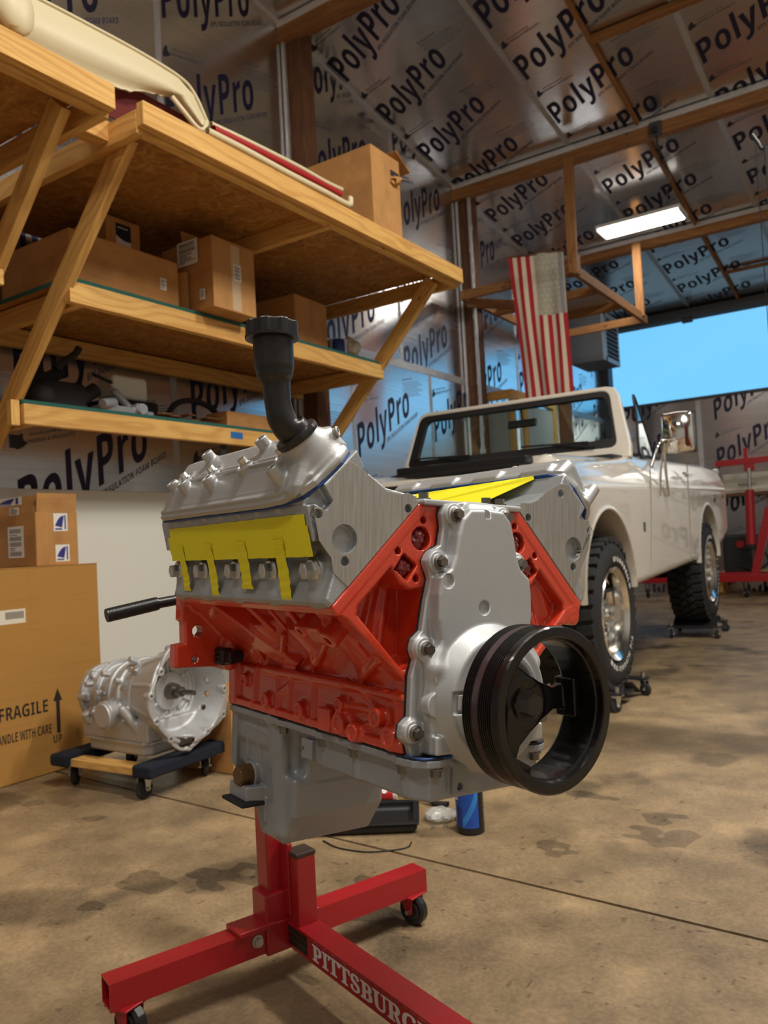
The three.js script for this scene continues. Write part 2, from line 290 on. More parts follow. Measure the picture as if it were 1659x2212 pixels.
const boardMR = canvasTex(1024, 1024, (g, w, h) => { g.fillStyle = 'rgb(0,52,250)'; g.fillRect(0, 0, w, h); const R = rng(8); for (let i = 0; i < 400; i++) { g.globalAlpha = 0.25; g.fillStyle = R() < 0.5 ? 'rgb(0,36,252)' : 'rgb(0,80,246)'; g.fillRect(0, R() * h, w, 1 + 2 * R()); } g.globalAlpha = 1; boardPrint(g, w, h, 'rgb(0,150,20)', 'rgb(0,140,60)'); }, false);
const foilBump = dataTex(512, 512, (u, v) => { const n = 255 * (0.45 * fbm(u * 8, v * 8, 8, 8, 4) + 0.3 * noiseT(u * 4, v * 220, 4, 220) + 0.25 * noiseT(u * 180, v * 180, 180, 180)); return [n, n, n]; }, false);
M.board = phy({ anisotropy: 0.6, anisotropyRotation: Math.PI / 2, map: boardMap, metalnessMap: boardMR, roughnessMap: boardMR, metalness: 1, roughness: 1, bumpMap: foilBump, bumpScale: 0.0003 });
M.foil = std({ color: lin(0.74, 0.74, 0.75), metalness: 1, roughness: 0.26, bumpMap: castBump, bumpScale: 0.002 });
M.shell = std({ color: lin(0.32, 0.31, 0.3), roughness: 0.9 });

function board(parent, o, U, Vv, w, h, u0 = 0, v0 = 0, flip = false) {   // o: lower left corner, U right, Vv up as the print reads
  const t = 0.014, g = rbox(w - 0.004, h - 0.004, t, 0.002), p = g.attributes.position, uv = g.attributes.uv;
  for (let i = 0; i < p.count; i++) { let a = (p.getX(i) + w / 2 + u0) / 1.22, b = (p.getY(i) + h / 2 + v0) / 1.32; if (flip) { a = 1 - a; b = -b; } uv.setXY(i, a, b); }
  const N = U.clone().cross(Vv); const m = new THREE.Matrix4().makeBasis(U, Vv, N); m.setPosition(o.clone().addScaledVector(U, w / 2).addScaledVector(Vv, h / 2).addScaledVector(N, -t / 2));
  return part('insulation_board', g.applyMatrix4(m), M.board, parent);
}
// floor: two pours of concrete with a sawn joint between them
const floorMap = dataTex(2048, 2048, (u, v) => {
  const a = fbm(u * 6, v * 6, 6, 6, 5), b = fbm(u * 40 + 3, v * 40, 40, 40, 3), c = fbm(u * 14 + 7, v * 11 + 2, 14, 11, 4), e = noiseT(u * 700, v * 700, 700, 700);
  let k = 0.66 + 0.28 * (a - 0.5) + 0.26 * (b - 0.5) + 0.1 * (e - 0.5); const st = Math.max(0, c - 0.66) * 3.0; k -= Math.min(0.14, st * 0.5);
  const sp = noiseT(u * 260, v * 260, 260, 260); if (sp > 0.93) k -= 0.12;
  const pit = fbm(u * 24 + 1, v * 30 + 4, 24, 30, 3); if (pit > 0.73 && a < 0.5) k -= 0.13;
  return [k * 232, k * 197, k * 149];
});
floorMap.repeat.set(1 / 4.6, 1 / 4.6);
const floorRough = dataTex(512, 512, (u, v) => { const n = fbm(u * 10, v * 10, 10, 10, 5); const r = 255 * (0.22 + 0.36 * n); return [r, r, r]; }, false, [1 / 3, 1 / 3]);
M.floor = std({ map: floorMap, roughnessMap: floorRough, roughness: 1, bumpMap: fineBump, bumpScale: 0.0007 });
function flatUV(g) { const p = g.attributes.position, uv = g.attributes.uv; for (let i = 0; i < p.count; i++) uv.setXY(i, p.getX(i) + 1.7, p.getZ(i) + 0.4); return g; }
const floor = structure('floor', 'worn tan concrete floor with a dark sawn joint across it', 'floor', at(box(RX - WX + 0.8, 0.2, BZ - FZ + 0.8), (RX + WX) / 2, -0.118, (BZ + FZ) / 2), std({ color: lin(0.05, 0.042, 0.035), roughness: 0.95 }));
{
  const X0 = WX - 0.3, X1 = RX + 0.3, jz = (x) => -1.985 + 0.055 * (x + 1.5), jz2 = (x) => -6.6 + 0.01 * x;
  const slab = (a, b) => { const s = new THREE.Shape([V(X0, -a(X0), 0), V(X1, -a(X1), 0), V(X1, -b(X1), 0), V(X0, -b(X0), 0)].map((q) => new THREE.Vector2(q.x, q.y)));
    const g = new THREE.ExtrudeGeometry(s, { depth: 0.018, bevelEnabled: false }); g.rotateX(-Math.PI / 2); g.translate(0, -0.018, 0); part('concrete_slab', flatUV(g.toNonIndexed()), M.floor, floor); };
  slab(() => BZ + 0.3, (x) => jz(x) + 0.006); slab((x) => jz(x) - 0.006, (x) => jz2(x) + 0.004); slab((x) => jz2(x) - 0.004, () => FZ - 0.3);
}
// left wall
const wallL = structure('wall_left', 'left wall of foil-faced foam boards between timber posts', 'wall', at(box(0.18, 6.1, BZ - FZ + 0.4), WX - 0.11, 2.95, (BZ + FZ) / 2), M.shell);
const cols = (list, y0, top) => { for (const [z1, z0, u0, v0] of list) board(wallL, V(WX, y0, z1), V(0, 0, -1), V(0, 1, 0), z1 - z0, top === undefined ? yC(z0) - y0 + 0.12 : top - y0, u0, v0); };
cols([[4.06, 2.84, 0, 0.2], [2.84, 1.62, 0, 0.2], [1.62, 0.4, 0, 0.1], [0.4, -0.82, 0, 0.3], [-0.82, -2.04, 0, 0.12], [-2.04, -3.26, -0.17, 0.39], [-3.26, -4.48, -0.1, 0.4], [-4.48, -5.09, 0.61, 0.25], [-5.09, -6.31, 0, 0.515], [-6.31, -7.06, 0, 0.3], [-7.06, -8.28, 0, 0.1], [-8.28, -9.5, 0, 0.45], [-9.5, -10.72, 0, 0.2], [-10.72, FZ - 0.01, 0, 0.2]], 0, 2.44);
cols([[4.06, 2.84, 0, 0.2], [2.84, 1.62, 0, 0.2], [1.62, 0.4, 0, 0.1], [0.4, -0.82, 0, 0.23], [-0.82, -2.04, 0, 0.23], [-2.04, -3.26, 0.04, 0.33], [-3.26, -4.48, 0.0, 0.35], [-4.48, -4.63, 0, 0], [-4.63, -5.85, 0, 0.23], [-5.85, -7.07, 0, 0.23], [-7.07, -8.29, 0.05, 0.4], [-8.29, -9.5, 0, 0.1], [-9.5, -10.72, 0, 0.3], [-10.72, FZ - 0.01, 0, 0.2]], 2.44);
part('seam_tape', at(rbox(0.004, 0.07, 8.2, 0.001), WX + 0.003, 2.44, -7.2), M.foil, wallL);
for (const [z, y0, y1] of [[-3.26, 0, 4.8], [-5.09, 0, 2.4], [-6.31, 0, 2.4], [-5.85, 2.46, 4.5], [-8.28, 0, 4.2], [-9.5, 0, 4.0]]) part('seam_tape', at(rbox(0.003, y1 - y0, 0.045, 0.001), WX + 0.002, (y0 + y1) / 2, z), M.foil, wallL);
for (const [z, w] of [[-4.52, 0.15], [-7.10, 0.15], [-9.45, 0.14]]) {
  const h = yC(z) - 0.02; part('post', lumber(V(WX + 0.075, 0, z), V(WX + 0.075, h, z), w, w), M.timber, wallL);
  part('foil_wrap', at(rbox(0.03, h, 0.035, 0.008), WX + 0.02, h / 2, z + w / 2 + 0.02), M.foil, wallL);
}
part('conduit', cyl(V(WX + 0.16, 1.2, -6.99), V(WX + 0.16, 4.35, -6.99), 0.018, 0.018, 12), M.foil, wallL);
part('crumpled_foil', (() => { const R = rng(71), g = new THREE.IcosahedronGeometry(0.02, 1); return Array.from({ length: 14 }, (_, i) => { const q = g.clone(); q.scale(0.7 + R(), 0.8 + 2.2 * R(), 0.7 + R()); return q.translate(WX + 0.16 + 0.02 * (R() - 0.5), 1.3 + i * 0.22, -6.99 + 0.02 * (R() - 0.5)); }); })(), M.foil, wallL);

// far wall with the long opening high up
const wallF = structure('wall_far', 'far wall of foil-faced boards below a long high opening', 'wall', [
  at(box(OPEN.xd - WX + 0.3, OPEN.y0, 0.18), (OPEN.xd + WX - 0.3) / 2, OPEN.y0 / 2, FZ - 0.105),
  at(box(RX - WX + 0.6, 6 - OPEN.y1, 0.18), (RX + WX) / 2, (6 + OPEN.y1) / 2, FZ - 0.105),
  at(box(0.3, OPEN.y1 - OPEN.y0, 0.18), OPEN.x0 - 0.15, (OPEN.y0 + OPEN.y1) / 2, FZ - 0.105),
  at(box(RX + 0.3 - OPEN.x1, OPEN.y1, 0.18), (RX + 0.3 + OPEN.x1) / 2, OPEN.y1 / 2, FZ - 0.105)], M.shell);
for (let k = 0; k < 6; k++) { const x = -3.63 + 1.22 * k; board(wallF, V(x, 0, FZ), V(1, 0, 0), V(0, 1, 0), Math.min(1.22, OPEN.xd - x), OPEN.y0 - 0.015, -0.16, 0.43 + (k % 2) * 0.03); }
for (let k = 1; k < 3; k++) part('seam_tape', at(rbox(0.06, OPEN.y0 - 0.02, 0.004, 0.001), -3.63 + 1.22 * k, OPEN.y0 / 2, FZ + 0.002), M.foil, wallF);
M.darkFrame = std({ color: lin(0.06, 0.065, 0.075), roughness: 0.55 });
const win = structure('window_1', 'long high opening filled with evening sky in a dark frame', 'window', null);
part('frame_head', at(rbox(OPEN.x1 - OPEN.x0 + 0.1, 0.12, 0.2, 0.005), (OPEN.x0 + OPEN.x1) / 2, OPEN.y1 + 0.04, FZ + 0.0), M.darkFrame, win);
part('frame_sill', at(rbox(OPEN.xd - OPEN.x0, 0.035, 0.2, 0.004), (OPEN.x0 + OPEN.xd) / 2, OPEN.y0 - 0.01, FZ - 0.07), M.darkFrame, win);
part('frame_jamb', at(rbox(0.10, OPEN.y1, 0.16, 0.005), OPEN.x0 + 0.0, OPEN.y1 / 2, FZ + 0.08), M.darkFrame, win);
for (const x of [OPEN.xd + 0.05, OPEN.x1]) part('frame_jamb', at(rbox(0.1, x < 0 ? OPEN.y0 : OPEN.y1, 0.2, 0.005), x, (x < 0 ? OPEN.y0 : OPEN.y1) / 2, FZ), M.darkFrame, win);
part('catch_bracket', at(rbox(0.14, 0.07, 0.03, 0.006), -2.46, OPEN.y1 - 0.05, FZ + 0.05), M.darkFrame, win);

// walls out of view
M.primed = std({ color: lin(0.42, 0.41, 0.39), roughness: 0.8 });
const wallR = structure('wall_right', 'plain primed board wall on the right, out of view', 'wall', at(box(0.18, 6.6, BZ - FZ + 0.4), RX + 0.105, 3.1, (BZ + FZ) / 2), M.primed);
const wallB = structure('wall_back', 'plain primed board wall at the back, out of view', 'wall', at(box(RX - WX + 0.6, 6.6, 0.18), (RX + WX) / 2, 3.1, BZ + 0.105), M.primed);

// sloping ceiling
const slope = Math.atan(0.1266), cs = V(0, Math.sin(slope), Math.cos(slope));   // up the slope, towards the camera
const roofLen = (BZ - FZ + 0.4) / Math.cos(slope);
const ceiling = structure('ceiling', 'sloping ceiling of printed silver foam boards with timber beams', 'ceiling', (() => { const g = box(RX - WX + 0.6, 0.16, roofLen); g.rotateX(-slope); return at(g, (RX + WX) / 2, yC((BZ + FZ) / 2) + 0.115, (BZ + FZ) / 2); })(), M.shell);
const rows = [FZ - 0.02, -9.15, -6.98, -4.42, -1.9, 0.55, 3.0, BZ + 0.02];
for (let r = 0; r < rows.length - 1; r++) for (let k = 0; k < 7; k++) {
  const x = WX + 1.22 * k, w = Math.min(1.22, RX - x), h = (rows[r + 1] - rows[r]) / Math.cos(slope);
  board(ceiling, V(x, yC(rows[r]), rows[r]), V(1, 0, 0), cs, w, h, 0, [0.06, 0.12, 0.29, 0.2, 0, 0.1, 0][r] + (k % 2) * 0.1, k === 3 || (k === 0 && r === 3));
}
for (let k = 1; k < 6; k++) { const x = WX + 1.22 * k; const g = rbox(0.045, 0.003, roofLen - 0.5, 0.001); g.rotateX(-slope); part('seam_tape', at(g, x, yC((BZ + FZ) / 2) - 0.004, (BZ + FZ) / 2), M.foil, ceiling); }
{ const g = rbox(0.05, 0.05, roofLen - 0.5, 0.018, 2); g.rotateX(-slope); part('corner_foil', at(g, WX + 0.015, yC((BZ + FZ) / 2) - 0.02, (BZ + FZ) / 2), M.foil, ceiling); }
for (const [z, h] of [[-4.42, 0.13], [-6.98, 0.14], [-9.0, 0.13], [-1.7, 0.13], [0.9, 0.13]]) {
  const y = yC(z);
  part('beam', lumber(V(WX, y - h / 2 - 0.02, z), V(RX, y - h / 2 - 0.02, z), h, 0.085), M.pineDark, ceiling);
  part('foil_wrap', at(rbox(RX - WX, 0.06, 0.10, 0.015), (RX + WX) / 2, y - 0.03, z + 0.004), M.foil, ceiling);
}
for (const [a, b] of [[-4.5, -6.9], [-7.05, -8.95], [-9.05, -11.25], [-1.8, -4.35]]) part('batten', lumber(V(-1.80, yC(a) - 0.03, a), V(-1.80, yC(b) - 0.03, b), 0.045, 0.028), M.pineDark, ceiling);
part('batten', lumber(V(-1.79, yC(-5.75) - 0.032, -5.75), V(1.5, yC(-5.75) - 0.032, -5.75), 0.05, 0.06), M.pineDark, ceiling);
part('batten', lumber(V(-1.79, yC(-10.35) - 0.032, -10.35), V(-0.9, yC(-10.35) - 0.032, -10.35), 0.04, 0.04), M.pineDark, ceiling);
part('batten', lumber(V(WX, yC(-4.55) - 0.035, -4.55), V(-2.4, yC(-4.55) - 0.035, -4.55), 0.05, 0.06), M.pineDark, ceiling);

// lamps: housing, lit diffuser and a light of the same size just under it
M.lampWhite = std({ color: lin(0.8, 0.8, 0.78), roughness: 0.4 });
M.lampGlow = std({ color: lin(0.9, 0.88, 0.8), emissive: LAMP_COLOR, emissiveIntensity: 4.5, roughness: 0.5 });
LAMP_SPOTS.forEach(([x, y, z, l, w, s], i) => {
  const t = thing('shop_light', ['flat white shop light glowing under the ceiling near the hanging rack', 'flat white shop light above the timber shelving', 'flat white shop light above the bare floor', 'flat white shop light near the back wall', 'flat white shop light in the back right corner'][i], 'lamp', [x, y, z], 0, 'shop lights under the roof');
  const tilt = new THREE.Group(); tilt.name = 'fitting'; t.add(tilt);
  part('housing', at(rbox(l + 0.03, 0.035, w + 0.03, 0.008), 0, 0.03, 0), M.lampWhite, t);
  part('diffuser', at(rbox(l, 0.03, w, 0.01), 0, 0, 0), M.lampGlow, t);
  t.remove(tilt);
  for (const sx of [-1, 1]) { part('end_cap', at(rbox(0.02, 0.06, w + 0.034, 0.006), sx * (l / 2 + 0.018), 0.012, 0), M.lampWhite, t); part('hanging_chain', cyl(V(sx * l * 0.4, 0.04, 0), V(sx * l * 0.4, yC(z) - y - 0.005, 0), 0.004, 0.004, 6), M.zinc, t); }
  const L = new THREE.RectAreaLight(LAMP_COLOR, s, l, w); L.position.set(0, -0.022, 0); L.lookAt(x, -10, z); L.rotation.set(-Math.PI / 2, 0, 0); L.name = 'lamp_light'; t.add(L);
});
single('power_cord', 'grey power cord hanging from the beam to the shop light', 'cord', [tube([[-1.66, yC(-6.98) - 0.16, -6.93], [-1.66, 4.05, -7.05], [-1.70, 4.12, -7.5], [-1.76, 4.18, -7.8], [-1.84, 4.12, -7.95], [-1.88, 4.09, -8.08]], 0.008, 40, 8)], M.black);
{ const t = thing('ceiling_socket', 'grey ceiling socket box fixed to the timber beam', 'socket', [-1.66, yC(-6.98) - 0.115, -6.925]); part('box', rbox(0.1, 0.12, 0.05, 0.008), M.darkFrame, t); part('plug', at(rbox(0.04, 0.05, 0.04, 0.01), 0, -0.02, 0.04), M.black, t); }
// ---------------------------------------------------------------- the V8 engine on its stand (engine frame: x right seen from the front, y up, z forwards; origin at the crankshaft in the front face of the block)
M.engineRed = phy({ color: lin(0.60, 0.034, 0.004), roughness: 0.5, clearcoat: 1.0, clearcoatRoughness: 0.08, bumpMap: castBump, bumpScale: 0.00022 });
M.castGrey = std({ color: lin(0.43, 0.44, 0.45), metalness: 0.35, roughness: 0.45, bumpMap: castBump, bumpScale: 0.00008 });
M.castPan = std({ color: lin(0.28, 0.295, 0.318), metalness: 0.18, roughness: 0.4, bumpMap: castBump, bumpScale: 0.00008 });
M.castHead = std({ color: lin(0.38, 0.40, 0.42), metalness: 0.45, roughness: 0.42, bumpMap: castBump, bumpScale: 0.00028 });
M.castCover = std({ color: lin(0.46, 0.465, 0.47), metalness: 0.5, roughness: 0.4, bumpMap: castBump, bumpScale: 0.00012 });
const millBump = grainBump.clone(); millBump.repeat.set(7, 14); millBump.rotation = -Math.PI / 4; millBump.needsUpdate = true;
const millMap = dataTex(256, 256, (u, v) => { const n = 0.80 + 0.09 * noiseT(u * 2, v * 200, 2, 200) + 0.08 * noiseT(u * 6, v * 90, 6, 90) - 0.06 * fbm(u * 4, v * 4, 4, 4, 3); return [212 * n, 209 * n, 204 * n]; }, true, [6, 6]); millMap.rotation = -Math.PI / 4;
M.milled = std({ map: millMap, metalness: 0.85, roughness: 0.36, bumpMap: millBump, bumpScale: 0.0001 });
M.gasketBlue = std({ color: lin(0.01, 0.05, 0.22), roughness: 0.5 });
M.gasketBlack = std({ color: lin(0.015, 0.014, 0.014), roughness: 0.6 });
M.tapeYellow = std({ color: lin(0.80, 0.71, 0.006), roughness: 0.65, bumpMap: castBump, bumpScale: 0.0003 });
M.plasticBlack = std({ color: lin(0.012, 0.012, 0.013), roughness: 0.36 });
M.pulley = phy({ color: lin(0.0045, 0.004, 0.004), roughness: 0.3, specularIntensity: 0.6, clearcoat: 0.35, clearcoatRoughness: 0.06 });
M.pulleyBand = phy({ color: lin(0.05, 0.011, 0.014), roughness: 0.4, clearcoat: 0.5, clearcoatRoughness: 0.25, bumpMap: fineBump, bumpScale: 0.0004 });
M.bagRed = phy({ color: lin(0.16, 0.02, 0.024), roughness: 0.22, clearcoat: 0.6 });
M.brownCap = std({ color: lin(0.14, 0.075, 0.028), roughness: 0.5, metalness: 0.3 });

const engine = thing('engine', 'orange-red and silver V8 engine on the red stand', 'engine');
{
  const m = new THREE.Matrix4().makeBasis(V(0.3410, -0.0785, -0.9368), V(0.0268, 0.9969, -0.0737), V(0.9397, 0, 0.3420));
  engine.quaternion.setFromRotationMatrix(m); engine.position.set(-0.502, 0.714, -0.930);
}
const mir = (P, s) => P.map(([x, y]) => [s * x, y]);
const bank = (s) => (s < 0 ? BL : BR);
const bankPlan = (s) => ({ o: [0, 0, 0], u: s < 0 ? [-Q, -Q, 0] : [Q, -Q, 0], v: [0, 0, 1], w: s < 0 ? [-Q, Q, 0] : [Q, Q, 0] });   // (c, z, a)
const bankWall = (s) => ({ o: [0, 0, 0], u: [0, 0, 1], v: s < 0 ? [-Q, Q, 0] : [Q, Q, 0], w: s < 0 ? [-Q, -Q, 0] : [Q, -Q, 0] });   // (z, a, c)
const B3 = (s, c, a, z) => (s < 0 ? [-Q * (c + a), Q * (a - c), z] : [Q * (c + a), Q * (a - c), z]);
const v3 = (p) => V(p[0], p[1], p[2]);

// --- block
const block = new Solid();
block.add(dBox(ID, [-0.1, -0.062, -0.475], [0.1, 0.19, -0.012], 0.004));
for (const s of [-1, 1]) {
  const F = bank(s), Wl = bankWall(s);
  block.add(dPoly(F, [[-0.1, 0.05], [0.03, 0.05], [0.036, 0.2], [0.05, 0.23], [-0.108, 0.232]], -0.462, -0.008, 0.003), 0.004);
  block.add(dBox(F, [-0.112, 0.221, -0.464], [0.073, 0.2347, 0], 0.0025), 0.004);
  for (const z of [-0.082, -0.192, -0.302, -0.412]) block.add(dCyl(B3(s, 0, 0.06, z), B3(s, 0, 0.168, z), 0.0615, 0.007), 0.009);
  block.add(dPoly(Wl, [[-0.462, 0.226], [-0.385, 0.226], [-0.255, 0.095], [-0.295, 0.07], [-0.462, 0.2]], 0.03, 0.067, 0.003), 0.006);
  block.add(dPoly(Wl, [[-0.462, 0.05], [-0.40, 0.05], [-0.36, 0.12], [-0.43, 0.21], [-0.462, 0.21]], 0.03, 0.063, 0.003), 0.006);
  for (const [z0, a0, z1, a1, r] of [[-0.263, 0.222, -0.248, 0.165, 0.0045], [-0.144, 0.222, -0.15, 0.165, 0.0045], [-0.20, 0.222, -0.203, 0.172, 0.003], [-0.302, 0.1, -0.23, 0.155, 0.005], [-0.20, 0.1, -0.12, 0.15, 0.005], [-0.1, 0.085, -0.02, 0.13, 0.005], [-0.24, 0.07, -0.19, 0.12, 0.004]])
    block.add(dCap(B3(s, 0.061, a0, z0), B3(s, 0.061, a1, z1), r), 0.006);
  block.add(dCyl(B3(s, 0.03, 0.184, -0.053), B3(s, 0.083, 0.184, -0.053), 0.0135, 0.002), 0.006);
  block.cut(dCyl(B3(s, 0.068, 0.184, -0.053), B3(s, 0.09, 0.184, -0.053), 0.006, 0.0005));
  block.add(dCyl(B3(s, 0.03, 0.187, -0.126), B3(s, 0.076, 0.187, -0.126), 0.0105, 0.002), 0.006);
  block.cut(dCyl(B3(s, 0.066, 0.187, -0.126), B3(s, 0.09, 0.187, -0.126), 0.005, 0.0005));
  block.add(dBox(F, [0.03, 0.163, -0.121], [0.073, 0.192, -0.083], 0.003), 0.004);
  // skirt and pan rail
  const X = (x) => s * x, bx = (x0, x1, y0, y1, z0, z1, r) => dBox(ID, [Math.min(X(x0), X(x1)), y0, z0], [Math.max(X(x0), X(x1)), y1, z1], r);
  block.add(bx(0.06, 0.106, -0.062, 0.004, -0.482, -0.004, 0.003), 0.005);
  block.add(bx(0.06, 0.113, -0.0645, -0.053, -0.486, 0, 0.002), 0.005);
  block.add(dCap([X(0.107), 0.003, -0.37], [X(0.108), 0.005, -0.14], 0.0065), 0.006);
  block.add(dCap([X(0.108), 0.005, -0.14], [X(0.108), 0.003, -0.004], 0.0055), 0.006);
  block.add(bx(0.09, 0.122, -0.062, -0.03, -0.185, -0.155, 0.003), 0.006);
  for (const [y, z, r, h] of [[-0.043, -0.353, 0.0115, 0.012], [-0.044, -0.246, 0.0125, 0.013], [-0.047, -0.137, 0.0145, 0.014], [-0.022, -0.14, 0.010, 0.012], [-0.027, -0.05, 0.0125, 0.016], [-0.053, -0.100, 0.0125, 0.016], [-0.048, -0.026, 0.0145, 0.012], [-0.02, -0.43, 0.010, 0.01]]) {
    block.add(dCyl([X(0.09), y, z], [X(0.106 + h), y, z], r, 0.0025), 0.007);
    block.cut(dCyl([X(0.1035 + h), y, z], [X(0.13), y, z], r * 0.55, 0.0005), 0.001);
  }
  for (const [y0, z0, y1, z1, r] of [[0.0, -0.33, -0.055, -0.325, 0.006], [0.0, -0.22, -0.058, -0.22, 0.006], [0.0, -0.285, -0.05, -0.29, 0.004], [-0.024, -0.134, -0.02, -0.06, 0.004], [-0.053, -0.1, -0.03, -0.055, 0.005], [0.0, -0.09, -0.025, -0.05, 0.005], [0.004, -0.02, -0.06, -0.012, 0.006], [0, -0.4, -0.06, -0.405, 0.006], [-0.03, -0.32, -0.015, -0.29, 0.005]])
    block.add(dCap([X(0.105), y0, z0], [X(0.105), y1, z1], r), 0.006);
  // rear flange towards the gearbox
  block.add(dPoly(ID, mir([[0.05, 0.2], [0.17, 0.165], [0.213, 0.117], [0.213, 0.078], [0.207, 0.074], [0.205, 0.04], [0.221, 0.038], [0.221, 0.001], [0.115, 0.0], [0.113, -0.062], [0.05, -0.062]], s), -0.49, -0.462, 0.004), 0.007);
  block.cut(dCyl([X(0.184), 0.06, -0.5], [X(0.184), 0.06, -0.44], 0.0095, 0.001)); block.cut(dCyl([X(0.188), 0.014, -0.5], [X(0.188), 0.014, -0.44], 0.0055, 0.001));
  block.add(dCap([X(0.128), 0.036, -0.458], [X(0.128), 0.006, -0.458], 0.013), 0.006);
  // front face
  block.add(dPoly(ID, mir([[0.0, 0.243], [0.09, 0.2435], [0.2165, 0.117], [0.212, 0.106], [0.196, 0.102], [0.107, 0.022], [0.109, -0.064], [0, -0.064]], s), -0.024, 0, 0.0015), 0.003);
  if (s > 0) { block.add(dCyl([0.203, 0.094, -0.02], [0.203, 0.094, 0], 0.0105, 0.002), 0.004); block.add(dPoly(ID, [[0.216, 0.117], [0.213, 0.095], [0.19, 0.085], [0.15, 0.09], [0.19, 0.11]], -0.02, 0, 0.002), 0.003); }
  block.cut(dPoly(ID, mir([[0.131, 0.163], [0.116, 0.142], [0.103, 0.135], [0.08, 0.137], [0.08, 0.05], [0.103, 0.04], [0.112, 0.037], [0.180, 0.1055], [0.179, 0.116], [0.158, 0.136]], s), s > 0 ? -0.022 : -0.06, 0.02, 0.004), 0.004);
  block.add(dPoly(ID, mir([[0.14, 0.17], [0.08, 0.15], [0.08, 0.04], [0.11, 0.03], [0.19, 0.104], [0.17, 0.14]], s), -0.085, s > 0 ? -0.022 : -0.056, 0.004), 0.004);
  for (const [x0, y0, x1, y1, r] of [[0.118, 0.14, 0.14, 0.075, 0.0045], [0.1, 0.136, 0.116, 0.045, 0.0045], [0.15, 0.14, 0.165, 0.098, 0.004]]) block.add(dCap([X(x0), y0, s > 0 ? -0.024 : -0.058], [X(x1), y1, s > 0 ? -0.022 : -0.05], r), 0.008);
  block.cut(dCyl([X(0.085), 0.2, -0.04], [X(0.085), 0.2, 0.01], 0.0148, 0.0008));
  block.cut(dPoly({ o: [X(0.109), 0.1635, 0], u: [Math.cos(0.62 * s), Math.sin(0.62 * s), 0], v: [-Math.sin(0.62 * s), Math.cos(0.62 * s), 0], w: [0, 0, 1] }, [[-0.0125, -0.0125], [0.0125, -0.0125], [0.0125, 0.0125], [-0.0125, 0.0125]], -0.04, 0.01, 0.004));
  for (const [x, y] of [[0.081, 0.2235], [0.121, 0.1835], [0.0925, 0.1495]]) block.cut(dCyl([X(x), y, -0.02], [X(x), y, 0.01], 0.0046, 0.0004));
}
part('block', block.mesh(0.0022), M.engineRed, engine, 'glossy orange-red cast engine block');
// crumpled red bag plugging the water ports
for (const s of [-1, 1]) for (const [x, y, r] of [[0.085, 0.2, 0.0143], [0.109, 0.1635, 0.0125]]) {
  const g = new THREE.IcosahedronGeometry(1, 5), p = g.attributes.position; for (let i = 0; i < p.count; i++) { const q = V(p.getX(i), p.getY(i), p.getZ(i)).normalize(); const n = 0.5 * noiseT(q.x * 3 + 7 * s + x * 90, q.y * 3 + q.z * 2 + 5, 64, 64) + 0.5 * Math.abs(noiseT(q.x * 6 + 3, q.y * 6 + q.z * 4 + 9, 64, 64) - 0.5); q.multiplyScalar(0.68 + 0.75 * n); p.setXYZ(i, q.x * r, q.y * r, q.z * 0.010); }
  g.computeVertexNormals(); part('port_plug', at(g, s * x, y, -0.011), M.bagRed, engine, 'crumpled dark red plastic plugging a water port');
}
